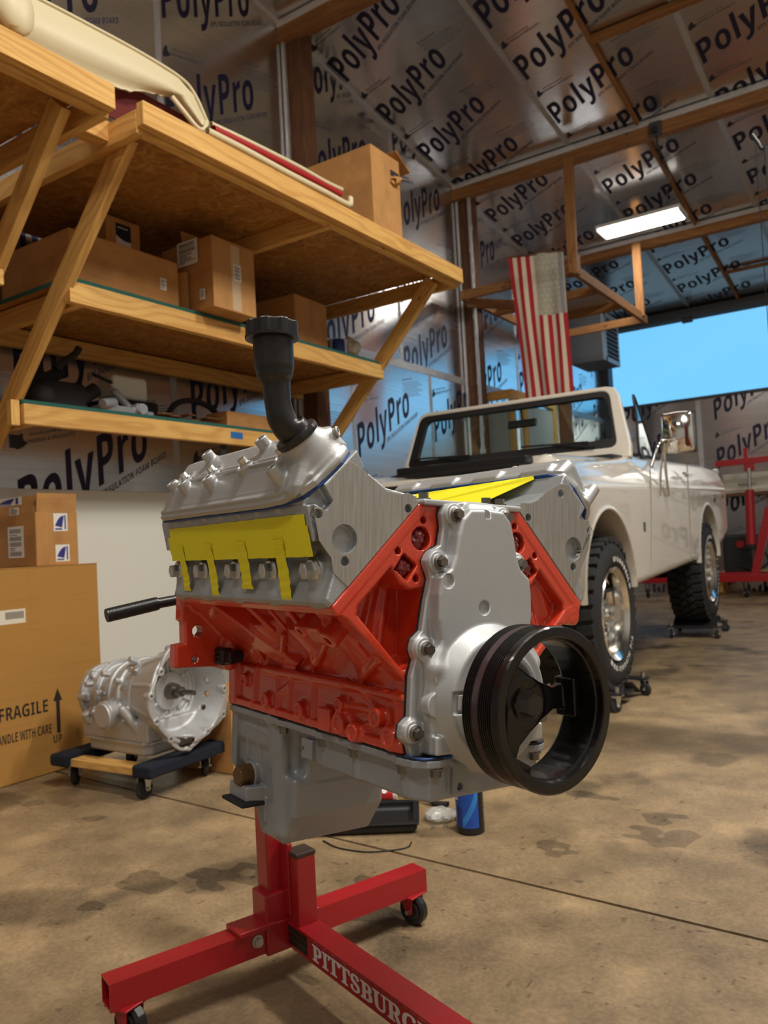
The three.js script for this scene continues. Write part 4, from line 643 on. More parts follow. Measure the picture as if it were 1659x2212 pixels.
function tubeBar(p, q, w, h, wall = 0.004) {   // open square tube
  const L = p.distanceTo(q); const g = extrude([[-w / 2, -h / 2], [w / 2, -h / 2], [w / 2, h / 2], [-w / 2, h / 2]], L, 0, [[[-w / 2 + wall, -h / 2 + wall], [-w / 2 + wall, h / 2 - wall], [w / 2 - wall, h / 2 - wall], [w / 2 - wall, -h / 2 + wall]]]);
  g.translate(0, 0, -L / 2); g.rotateY(Math.PI / 2); return orient(g, p, q);
}
function caster(parent, x, y0, z, r, w, turn, mat, bracketMat, name = 'caster') {
  const g = new THREE.Group(); g.name = name; g.position.set(x, 0, z); g.rotation.y = turn; parent.add(g);
  part('wheel', at(lathe([[0.006, -w / 2], [r * 0.55, -w / 2], [r * 0.62, -w / 2 * 0.8], [r * 0.86, -w / 2 * 0.85], [r, -w / 2 * 0.5], [r, w / 2 * 0.5], [r * 0.86, w / 2 * 0.85], [r * 0.62, w / 2 * 0.8], [r * 0.55, w / 2], [0.006, w / 2]], 32).rotateX(Math.PI / 2).rotateY(Math.PI / 2), 0, r, r * 0.35), mat, g);
  for (const s of [-1, 1]) { const b = extrude([[-r * 0.35, y0], [r * 0.75, y0], [r * 0.62, r * 0.9], [r * 0.35, r * 0.72], [r * 0.1, r * 0.9]], 0.003, 0.0006); b.rotateY(-Math.PI / 2); part('fork', at(b, s * (w / 2 + 0.005) + 0.0015, 0, 0), bracketMat, g); }
  part('axle', cyl(V(-w / 2 - 0.014, r, r * 0.35), V(w / 2 + 0.014, r, r * 0.35), r * 0.14, r * 0.14, 12), M.zinc, g);
  part('swivel_plate', at(rbox(w + 0.03, 0.005, w + 0.03, 0.002), 0, y0 - 0.003, r * 0.1), bracketMat, g);
  return g;
}
const stand = thing('engine_stand', 'red rolling engine stand under the V8 engine', 'stand', [-0.502, 0, -0.93]);
stand.rotation.y = Math.atan2(0.94, 0.342);
{
  const T = 0.052, yt = 0.124, ym = yt - T / 2, lx = 0.13, fz = -0.785;
  part('cross_leg', tubeBar(V(-0.258, ym, fz), V(0.498, ym, fz), T, T), M.standRed, stand);
  part('long_leg', tubeBar(V(lx + 0.012, ym, fz + T / 2), V(lx + 0.012, ym, 0.12), T, T), M.standRed, stand);
  part('sleeve', [at(rbox(0.13, T + 0.012, T + 0.012, 0.003), lx, ym, fz), at(rbox(0.085, 0.012, T + 0.014, 0.003), lx - 0.085, yt + 0.003, fz)], M.standRed, stand);
  const post = part('post', [at(rbox(0.062, 0.62, 0.05, 0.004), lx - 0.018, yt + 0.31, fz - 0.01), at(rbox(0.088, 0.07, 0.064, 0.004), lx - 0.02, yt + 0.03, fz - 0.002)], M.standRed, stand);
  part('brace_stub', at(rbox(0.046, 0.145, 0.046, 0.003), lx + 0.012, yt + 0.070, fz + 0.052), M.standRed, stand);
  part('end_cap', at(rbox(0.049, 0.010, 0.049, 0.003), lx + 0.012, yt + 0.1455, fz + 0.052), std({ color: lin(0.05, 0.032, 0.025), roughness: 0.6 }), stand);
  part('weld_plate', at(rbox(0.012, 0.15, 0.05, 0.002), lx - 0.010, yt + 0.09, fz + 0.022), M.standRed, stand);
  part('warning_label', at(plate(0.03, 0.1).rotateY(-Math.PI / 2), lx - 0.0495, 0.46, fz - 0.004), decal(0.03, 0.1, (g, w, h) => { g.fillStyle = '#201c18'; g.fillRect(0, 0, w, h); g.fillStyle = '#9a7418'; g.fillRect(0, 0, w, h * 0.14); g.fillStyle = '#8d877c'; for (let i = 0; i < 9; i++) g.fillRect(w * 0.12, h * (0.22 + 0.08 * i), w * 0.7, h * 0.02); }, 96), stand);
  const side = lx + 0.012 - T / 2 - 0.0005;
  part('leg_label', at(plate(0.075, 0.038).rotateY(-Math.PI / 2), side, ym + 0.001, fz + T / 2 + 0.045), decal(0.075, 0.038, (g, w, h) => { g.fillStyle = '#1a1512'; g.fillRect(0, 0, w, h); g.fillStyle = '#6a4a1c'; g.fillRect(0, h * 0.3, w, 3); g.fillRect(0, h * 0.66, w, 3); g.fillStyle = '#55504a'; for (let i = 0; i < 6; i++) g.fillRect(w * 0.06, h * (0.1 + 0.15 * i), w * 0.8, 2); }, 256), stand);
  part('brand_lettering', at(plate(0.40, 0.044).rotateY(-Math.PI / 2), side, ym, fz + T / 2 + 0.30), decal(0.40, 0.044, (g, w, h) => { g.fillStyle = '#a50d1c'; g.fillRect(0, 0, w, h); g.fillStyle = '#dcd6da'; g.font = 'bold ' + h * 0.98 + 'px serif'; const m = g.measureText('PITTSBURGH').width; g.setTransform(w * 0.98 / m, 0, 0, 1, w * 0.01, h * 0.86); g.fillText('PITTSBURGH', 0, 0); g.strokeStyle = '#dcd6da'; g.lineWidth = h * 0.035; g.strokeText('PITTSBURGH', 0, 0); }, 1024), stand, 'pale lettering on the red leg');
  for (const [x, z] of [[0.045, fz + T / 2], [-0.2, fz + T / 2]].slice(0, 1)) part('clamp_bolt', [along(lathe([[0, 0], [0.0125, 0], [0.0125, 0.003], [0, 0.0035]], 24), V(x, ym + 0.006, z), V(0, 0, 1)), along(hexPrism(0.0095, 0.009), V(x, ym + 0.006, z + 0.0075), V(0, 0, 1))], M.zinc, stand);
  part('bottom_bolt', [along(hexPrism(0.008, 0.012), V(lx + 0.0, yt - T - 0.005, fz + T / 2 + 0.012), V(0, 1, 0))], M.zinc, stand);
  for (const [x, t] of [[-0.222, 0.4], [0.462, 0.25]]) caster(stand, x, yt - T + 0.002, fz, 0.036, 0.03, t, M.poly, M.standRed);
  caster(stand, lx + 0.012, yt - T + 0.002, 0.07, 0.036, 0.03, 0.3, M.poly, M.standRed);
  // rotating head behind the engine
  const hub = EL(0.06, 0.09, -0.6); hub.x = 0.09;
  part('head_tube', cyl(V(hub.x, hub.y, -0.86), V(hub.x, hub.y, -0.575), 0.037, 0.037, 28), M.standRed, stand);
  part('head_plate', along(lathe([[0, -0.004], [0.085, -0.004], [0.085, 0.004], [0, 0.004]], 32), V(hub.x, hub.y, -0.572), V(0, 0, 1)), M.standRed, stand);
  for (const [x, y] of [[-0.14, 0.14], [0.14, 0.14], [-0.11, 0.0], [0.12, 0.0]]) { const e = EL(x, y, -0.494); part('mount_arm', [orient(rbox(V(hub.x, hub.y, 0).distanceTo(V(e.x, e.y, 0)), 0.03, 0.008, 0.002), V(hub.x, hub.y, -0.563), V(e.x, e.y, -0.563)), cyl(V(e.x, e.y, -0.57), e, 0.012, 0.012, 16)], M.standRed, stand); }
  part('post_saddle', at(rbox(0.09, 0.1, 0.07, 0.004), (hub.x + lx - 0.018) / 2, hub.y - 0.05, fz - 0.01), M.standRed, stand);
  const h0 = EL(-0.285, 0.080, -0.62), h1 = EL(-0.195, 0.1, -0.62), h2 = EL(-0.09, 0.118, -0.62);
  part('turning_handle', [cyl(h0, h1, 0.0118, 0.0118, 24), cyl(h1, h2, 0.0095, 0.0095, 20), cyl(h2, V(hub.x, h2.y + 0.006, -0.62), 0.0095, 0.0095, 16)], M.plasticBlack, stand, 'black handle bar with a ribbed grip');
  part('grip_ribs', Array.from({ length: 34 }, (_, i) => { const p = h0.clone().lerp(h1, 0.04 + 0.92 * i / 33), d = h1.clone().sub(h0).normalize(); return along(new THREE.TorusGeometry(0.0116, 0.0008, 6, 20).rotateX(Math.PI / 2), p, d); }), M.plasticBlack, stand);
}
// ---------------------------------------------------------------- timber shelving along the left wall
const osbDeck = (parent, x0, x1, y, z0, z1) => { const h = 0.018; part('deck', at(box(Math.abs(x1 - x0), h, Math.abs(z1 - z0)), (x0 + x1) / 2, y + h / 2, (z0 + z1) / 2), M.osb, parent, 'strand board deck'); part('deck_edge', at(rbox(0.004, h, Math.abs(z1 - z0), 0.001), Math.max(x0, x1) + 0.001, y + h / 2, (z0 + z1) / 2), M.osbEdge, parent, 'green painted board edge'); part('deck_edge', at(rbox(Math.abs(x1 - x0), h, 0.004, 0.001), (x0 + x1) / 2, y + h / 2, Math.max(z0, z1) + 0.001), M.osbEdge, parent, 'green painted board edge'); };
function rack(name, label, z0, z1, full) {
  const t = thing(name, label, 'shelving'), B = -3.615, w = 0.038;
  const L = (n, p, q, h, wd, roll = 0, m = M.pine) => part(n, lumber(p, q, h, wd, roll), m, t);
  // top shelf
  const tf = -2.263, ty = 2.52;
  L('front_board', V(tf, ty, z0), V(tf, ty, z1), 0.09, w);
  L('front_board', V(tf - 0.04, ty - 0.012, z0 - 0.03), V(tf - 0.04, ty - 0.012, z1 + 0.03), 0.09, w);
  for (const z of full ? [z0 - w / 2, (z0 + z1) / 2 + 0.05, z1 + w / 2] : [z0 - w / 2, z1 + w / 2, (z0 + z1) / 2]) L('joist', V(tf - 0.02, ty - 0.02, z), V(B + 0.05, ty - 0.02, z), 0.09, w);
  osbDeck(t, B, tf - 0.02, ty + 0.026, z0 - 0.04, z1 + 0.04);
  // middle and low shelf
  const s2 = [-2.82, 2.0], s3 = [-3.17, 1.545];
  L('front_board', V(s2[0], s2[1], z0 - 0.06), V(s2[0], s2[1], z1 + 0.1), 0.09, w);
  L('back_ledger', V(-3.57, s2[1] - 0.01, z0), V(-3.57, s2[1] - 0.01, z1), 0.09, w);
  for (const z of [z0 - 0.12, z1 + 0.13]) L('joist', V(s2[0], s2[1] - 0.005, z), V(B + 0.04, s2[1] - 0.005, z), 0.088, w);
  osbDeck(t, B, s2[0] + 0.01, s2[1] + 0.045, z0 - 0.06, z1 + 0.1);
  L('front_board', V(s3[0], s3[1], z0 - 0.06), V(s3[0], s3[1], z1 + 0.1), 0.09, w);
  for (const z of [z0 - 0.12, z1 + 0.13]) L('joist', V(s3[0], s3[1], z), V(B + 0.04, s3[1], z), 0.088, w);
  osbDeck(t, B, s3[0] + 0.01, s3[1] + 0.045, z0 - 0.06, z1 + 0.1);
  for (const z of [z0 - 0.06, z1 + 0.11]) { L('diagonal_brace', V(-2.40, 2.505, z), V(-3.56, 1.271, z), 0.089, w, 0); }
  return t;
}
const rackA = rack('storage_rack', 'open pine storage rack with three shelves beside the vehicle', -1.92, -4.36, true);
part('tie_block', lumber(V(-2.48, 2.52, -1.93), V(-2.48, 2.52, -1.80), 0.09, 0.07), M.pine, rackA);
part('tie_block', at(rbox(0.035, 0.11, 0.04, 0.003), -3.19, 1.55, -1.955), M.pine, rackA);
const rackB = rack('storage_rack', 'open pine storage rack above the large printed carton', 0.64, -1.80, false);
// tape pieces
single('blue_tape', 'piece of blue tape stuck on the front of the low shelf', 'tape', at(plate(0.095, 0.036, 0.001).rotateY(Math.PI / 2), -3.1495, 1.553, -3.26), std({ color: lin(0.02, 0.14, 0.42), roughness: 0.6 }));
[[-3.30, 1.445, -2.02, 'black tape scrap hanging under the low shelf by the brace'], [-3.19, 1.475, -3.19, 'black tape scrap hanging under the low shelf near the blue tape']].forEach(([x, y, z, l]) => single('black_tape', l, 'tape', at(plate(0.045, 0.06, 0.002).rotateY(Math.PI / 2), x, y, z), M.blackSoft));

// cartons
function carton(name, label, x0, x1, y0, y1, z0, z1, mat, turn = 0) {
  const t = thing(name, label, 'box', [(x0 + x1) / 2, y0, (z0 + z1) / 2], turn), w = Math.abs(x1 - x0), h = y1 - y0, d = Math.abs(z1 - z0);
  part('body', at(rbox(w, h - 0.003, d, 0.004), 0, h / 2, 0), mat, t);
  part('top_flap', [at(rbox(w - 0.002, 0.004, d / 2 - 0.002, 0.001), 0, h - 0.001, d / 4), at(rbox(w - 0.002, 0.004, d / 2 - 0.002, 0.001), 0, h - 0.001, -d / 4)], mat, t);
  return t;
}
const sticker = (t, w, h, x, y, z, face, draw, name = 'label', tw = 160) => { const g = plate(w, h, 0.001); if (face === 'x') g.rotateY(Math.PI / 2); part(name, at(g, x, y, z), decal(w, h, draw, tw, 0.6), t); };
const drawLabel = (seed) => (g, w, h) => { const R = rng(seed); g.fillStyle = '#e6e4e0'; g.fillRect(0, 0, w, h); g.fillStyle = '#25252a'; let y = h * 0.08; while (y < h * 0.9) { if (R() < 0.35) { let x = w * 0.1; while (x < w * 0.85) { const b = w * (0.008 + 0.02 * R()); g.fillRect(x, y, b, h * 0.14); x += b * 1.9; } y += h * 0.18; } else { g.fillRect(w * 0.1, y, w * (0.3 + 0.5 * R()), h * 0.025); y += h * 0.06; } } };
{
  const a = carton('long_carton', 'long low brown carton on the middle shelf', -3.35, -2.85, 2.064, 2.285, -2.02, -2.605, M.card); sticker(a, 0.035, 0.055, 0.2505, 0.10, -0.20, 'x', drawLabel(2));
  part('bent_flap', at(rbox(0.16, 0.2, 0.004, 0.001).rotateY(0.5), 0.17, 0.1, -0.325), M.card, a);
  const b = carton('upright_carton', 'brown carton with a dark blue topped label standing on the long carton', -3.35, -3.05, 2.287, 2.505, -2.36, -2.557, M.card);
  sticker(b, 0.085, 0.17, 0.1505, 0.11, -0.0, 'x', (g, w, h) => { g.fillStyle = '#d9d7d2'; g.fillRect(0, 0, w, h); g.fillStyle = '#10142a'; g.beginPath(); g.moveTo(0, 0); g.lineTo(w, 0); g.lineTo(w, h * 0.46); g.quadraticCurveTo(w * 0.4, h * 0.5, 0, h * 0.34); g.fill(); g.fillStyle = '#c8c8d0'; g.fillRect(w * 0.1, h * 0.1, w * 0.7, h * 0.03); g.fillStyle = '#1a1a1a'; g.fillRect(w * 0.5, h * 0.62, w * 0.22, h * 0.12); g.fillRect(w * 0.12, h * 0.66, w * 0.08, h * 0.16); g.fillRect(w * 0.5, h * 0.8, w * 0.2, h * 0.05); });
  const c = carton('taped_carton', 'brown carton with clear tape and a small white label overhanging the middle shelf', -3.05, -2.70, 2.066, 2.41, -2.685, -2.975, M.card);
  sticker(c, 0.05, 0.08, 0.1755, 0.20, -0.02, 'x', drawLabel(4)); sticker(c, 0.14, 0.12, 0.02, 0.29, 0.1555, 'z', drawLabel(9)); sticker(c, 0.035, 0.05, 0.11, 0.07, 0.1555, 'z', drawLabel(5));
  part('clear_tape', at(rbox(0.001, 0.32, 0.06, 0.0004), 0.1752, 0.17, -0.01), phy({ color: lin(0.6, 0.45, 0.28), roughness: 0.12, clearcoat: 1 }), c);
  part('lifted_flap', at(rbox(0.005, 0.075, 0.30, 0.001).rotateZ(0.15), -0.02, 0.375, 0), M.card, c);
  const d = carton('dark_carton', 'plain brown carton in the shade at the far end of the middle shelf', -3.25, -2.90, 2.064, 2.36, -3.50, -3.82, M.card, 0.06);
  const e = carton('pale_carton', 'pale faced carton tucked in the back of the middle shelf', -3.60, -3.28, 2.064, 2.42, -3.86, -4.2, M.card); part('pale_panel', at(plate(0.3, 0.26, 0.002).rotateY(Math.PI / 2), 0.162, 0.2, 0), std({ color: lin(0.62, 0.58, 0.52), roughness: 0.7 }), e);
  const f = carton('top_carton', 'tall open brown carton with a torn hand hole on top of the rack', -2.86, -2.262, 2.566, 2.997, -3.43, -3.705, M.card);
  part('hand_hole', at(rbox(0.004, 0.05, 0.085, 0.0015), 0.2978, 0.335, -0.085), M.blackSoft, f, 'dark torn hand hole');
  const R = rng(17); part('torn_scrap', Array.from({ length: 7 }, (_, i) => { const g = new THREE.ConeGeometry(0.012 + 0.014 * R(), 0.05 + 0.03 * R(), 3); g.rotateX(R() * 6); g.rotateZ(R() * 6); return g.translate(0.306, 0.30 + 0.06 * (R() - 0.3), -0.085 + 0.08 * (R() - 0.5)); }), M.card, f);
  part('open_flap', at(rbox(0.59, 0.005, 0.16, 0.001).rotateX(-0.5), 0, 0.455, -0.19), M.card, f); 
}
// big fragile carton and the small open one on it
{
  const x1 = -3.16, z0 = -1.35, z1 = -2.322, W = z0 - z1, H = 0.885;
  const t = thing('large_carton', 'large brown carton printed FRAGILE standing on the floor', 'box', [0, 0, 0]);
  const kraft = std({ map: dataTex(256, 256, (u, v) => { const n = fbm(u * 6, v * 6, 6, 6, 4), f = noiseT(u * 4, v * 160, 4, 160), q = 0.88 + 0.16 * n + 0.05 * f; return [178 * q, 129 * q, 60 * q]; }, true, [1.5, 1.5]), roughness: 0.8 });   // yellower board than the other cartons
  part('body', at(rbox(0.32, H, W, 0.006), x1 - 0.162, H / 2, (z0 + z1) / 2), kraft, t);
  const m = decal(W, H, (g, w, h) => { const k = w / W, X = (z) => (z0 - z) * k, Y = (y) => (H - y) * k; const R = rng(31); g.fillStyle = '#b0803c'; g.fillRect(0, 0, w, h); for (let i = 0; i < 260; i++) { g.globalAlpha = 0.05; g.fillStyle = R() < 0.5 ? '#8a5c28' : '#cf9f62'; g.fillRect(R() * w - 60, R() * h, 60 + 220 * R(), 2 + 14 * R()); } g.globalAlpha = 0.25; g.fillStyle = '#8f642f'; g.fillRect(X(-1.98), 0, 5, h * 0.3); g.globalAlpha = 1; g.fillStyle = '#241a12';
    const txt = (s, zr, y, size, wid) => { g.save(); g.font = 'bold ' + size * k + 'px sans-serif'; const mw = g.measureText(s).width; g.setTransform(wid * k / mw, 0, 0, 1, X(zr) - wid * k, Y(y)); g.fillText(s, 0, 0); g.restore(); };
    txt('FRAGILE', -2.052, 0.262, 0.075, 0.232); txt('HANDLE WITH CARE', -2.064, 0.168, 0.054, 0.268); txt('UP', -2.112, 0.12, 0.048, 0.045);
    g.fillRect(X(-2.097) - 0.009 * k, Y(0.31), 0.018 * k, 0.15 * k); g.beginPath(); g.moveTo(X(-2.097), Y(0.355)); g.lineTo(X(-2.097) - 0.022 * k, Y(0.30)); g.lineTo(X(-2.097) + 0.022 * k, Y(0.30)); g.fill();
    g.save(); g.translate(X(-1.955), Y(0.72)); g.fillStyle = '#e3d9c6'; g.fillRect(-0.125 * k, 0, 0.13 * k, 0.06 * k); g.fillStyle = '#3a3028'; for (let i = 0; i < 14; i++) g.fillRect((-0.085 + 0.006 * i) * k, 0.01 * k, 0.0035 * k, 0.03 * k); g.restore(); }, 1024, 0.8);
  part('printed_face', (() => { const g = new THREE.PlaneGeometry(W - 0.012, H - 0.012); g.rotateY(Math.PI / 2); return at(g, x1 - 0.0012, H / 2, (z0 + z1) / 2); })(), m, t);
  part('top_flap', at(rbox(0.32, 0.005, W, 0.001), x1 - 0.162, H + 0.001, (z0 + z1) / 2), kraft, t);
  const o = thing('open_carton', 'small open brown carton with printed blue tape on the large carton', 'box', [-3.20, H + 0.005, -2.045]);
  const w = 0.34, d = 0.205, h = 0.235, th = 0.004;
  part('side_panel', at(rbox(th, h, d, 0.001), 0, h / 2, -d / 2), M.card, o); part('side_panel', at(rbox(th, h, d, 0.001), -w, h / 2, -d / 2), M.card, o);
  part('end_panel', at(rbox(w, h, th, 0.001), -w / 2, h / 2, 0), M.card, o); part('end_panel', at(rbox(w, h, th, 0.001), -w / 2, h / 2, -d), M.card, o); part('bottom', at(rbox(w, th, d, 0.001), -w / 2, th / 2, -d / 2), M.card, o);
  const flap = (g, p, rot) => part('flap', at(g.rotateZ(rot[0]).rotateX(rot[1]), ...p), M.card, o);
  flap(at(rbox(th, 0.085, d - 0.008, 0.001), 0, 0.042, 0), [0, h, -d / 2], [-0.12, 0]);
  flap(at(rbox(w - 0.02, 0.085, th, 0.001), 0, 0.042, 0), [-w / 2, h, 0], [0, -0.35]);
  flap(at(rbox(w - 0.02, 0.085, th, 0.001), 0, 0.042, 0), [-w / 2, h, -d], [0, 0.2]);
  const tapeD = (g, ww, hh) => { g.fillStyle = '#e4e1dc'; g.fillRect(0, 0, ww, hh); g.fillStyle = '#2b2f7d'; g.beginPath(); g.moveTo(ww * 0.1, hh * 0.7); g.quadraticCurveTo(ww * 0.4, hh * 0.1, ww * 0.75, hh * 0.15); g.lineTo(ww * 0.6, hh * 0.8); g.fill(); g.fillRect(ww * 0.78, hh * 0.1, ww * 0.1, hh * 0.8); g.fillRect(ww * 0.1, hh * 0.84, ww * 0.5, hh * 0.08); };
  sticker(o, 0.07, 0.08, 0.0026, 0.19, -0.12, 'x', tapeD, 'printed_tape', 128); sticker(o, 0.07, 0.075, 0.0026, 0.052, -0.125, 'x', tapeD, 'printed_tape', 128); sticker(o, 0.12, 0.14, -0.15, 0.11, 0.0026, 'z', drawLabel(12)); sticker(o, 0.2, 0.035, -0.16, h + 0.055, 0.025, 'z', tapeD, 'printed_tape', 128); sticker(o, 0.07, 0.035, -0.14, h + 0.012, 0.012, 'z', drawLabel(3));
}
single('floor_carton', 'plain brown carton on the floor behind the red stand post', 'box', [at(rbox(0.35, 0.3, 0.36, 0.005), -2.555, 0.151, -2.535)], M.card);
// white sheet leaning on the wall
{
  const g = rbox(0.02, 1.265, 1.75, 0.004); g.rotateZ(0.08); single('white_panel', 'large white sheet leaning against the wall behind the gearbox', 'panel', [at(g, -3.575, 0.636, -2.98)], std({ color: lin(0.76, 0.75, 0.67), roughness: 0.42 }));
  single('cable', 'thin dark cable sagging on the wall above the cartons', 'cable', [tube([px(0, 1062, 0, -3.62), px(60, 1070, 0, -3.62), px(88, 1075, 0, -3.62)], 0.006, 30, 8)], M.black);
}
// cream body panel and trims lying on top of the rack
M.cream = phy({ color: lin(0.70, 0.60, 0.38), roughness: 0.5, clearcoat: 0.2, clearcoatRoughness: 0.4 });
M.creamRed = std({ color: lin(0.13, 0.012, 0.01), roughness: 0.85 });
{
  const t = thing('fender_panel', 'cream painted body panel with a torn lower edge on top of the rack', 'body panel', [0, 0, 0]);
  const X = -2.36, P = (u, v, x = X) => px(u, v, 0, x);
  // curved skin between its upper and lower edge
  const top = [[-60, -70], [60, -12], [180, 50], [300, 115], [385, 168], [418, 205], [446, 266]], bot = [[-60, 60], [40, 100], [150, 150], [262, 192], [322, 202], [372, 208], [428, 276]];
  const N = 36, K = 8, pos = [], idx = [], at2 = (L, s) => { const k = s * (L.length - 1), a = Math.min(L.length - 2, Math.floor(k)), f = k - a; return [L[a][0] + (L[a + 1][0] - L[a][0]) * f, L[a][1] + (L[a + 1][1] - L[a][1]) * f]; }; const R = rng(4);
  for (let i = 0; i <= N; i++) { const a = at2(top, i / N), b = at2(bot, i / N), jag = i / N > 0.55 && i / N < 0.84 ? 7 * (R() - 0.5) : 0; for (let j = 0; j <= K; j++) { const f = j / K, u = a[0] + (b[0] - a[0]) * f, v = a[1] + (b[1] - a[1]) * f + (j === K ? jag : 0); const bulge = 0.022 * Math.sin(Math.PI * Math.min(1, f * 1.1)) - 0.02 * f; const q = P(u, v, X + bulge); pos.push(q.x, q.y, q.z); } }
  const half = pos.length / 3; for (let i = 0; i < half; i++) pos.push(pos[i * 3] - 0.006, pos[i * 3 + 1] - 0.001, pos[i * 3 + 2]);
  for (let i = 0; i < N; i++) for (let j = 0; j < K; j++) { const a = i * (K + 1) + j, b = a + K + 1; idx.push(a, a + 1, b, b, a + 1, b + 1, half + a, half + b, half + a + 1, half + b, half + b + 1, half + a + 1); }
  for (let i = 0; i < N; i++) for (const j of [0, K]) { const a = i * (K + 1) + j, b = a + K + 1; idx.push(a, b, half + a, b, half + b, half + a); }
  for (const i of [0, N]) for (let j = 0; j < K; j++) { const a = i * (K + 1) + j; idx.push(a, half + a, a + 1, a + 1, half + a, half + a + 1); }
  const g = new THREE.BufferGeometry(); g.setAttribute('position', new THREE.Float32BufferAttribute(pos, 3)); g.setIndex(idx); g.computeVertexNormals(); part('skin', g, M.cream, t);
  part('rolled_lip', tube(top.map(([u, v]) => P(u + 2, v - 2, X)), 0.007, 60, 10), M.cream, t);
  part('end_lip', tube([P(372, 210), P(400, 245, X + 0.03), P(425, 275, X + 0.04), P(440, 280, X + 0.035), P(447, 264, X + 0.01)], 0.010, 24, 10), M.cream, t);
  part('inner_panel', (() => { const a = P(255, 190, X - 0.05), b = P(420, 270, X - 0.05); const q = box(0.006, 0.16, Math.abs(a.z - b.z) + 0.5); return at(q, X - 0.07, 2.645, (a.z + b.z) / 2 + 0.2); })(), M.creamRed, t, 'dark red underside');
  part('folded_end', (() => { const s = new Solid(); const a = P(40, 40, X + 0.06); s.add(dEll([a.x, a.y + 0.02, a.z], [0.03, 0.075, 0.05])); s.add(dEll([a.x - 0.02, a.y + 0.07, a.z + 0.03], [0.03, 0.07, 0.06]), 0.04); return s.mesh(0.006); })(), M.cream, t);
  const t2 = thing('door_trim', 'long cream and red body trim lying along the front edge of the rack', 'trim', [0, 0, 0]);
  const e = (u, v, x) => px(u, v, 0, x);
  part('cream_rail', [tube([e(447, 283, -2.29), e(520, 320, -2.29), e(620, 374, -2.29), e(700, 415, -2.29), e(752, 442, -2.29), e(757, 428, -2.29)], 0.016, 60, 8)], M.cream, t2);
  part('cream_rail', [tube([e(455, 268, -2.34), e(540, 308, -2.34), e(640, 358, -2.34), e(700, 392, -2.34), e(738, 410, -2.34)], 0.012, 60, 8)], M.cream, t2);
  part('red_panel', [tube([e(460, 279, -2.325), e(560, 328, -2.325), e(660, 380, -2.325), e(735, 420, -2.325)], 0.017, 60, 8)], std({ color: lin(0.42, 0.02, 0.022), roughness: 0.4 }), t2);
}
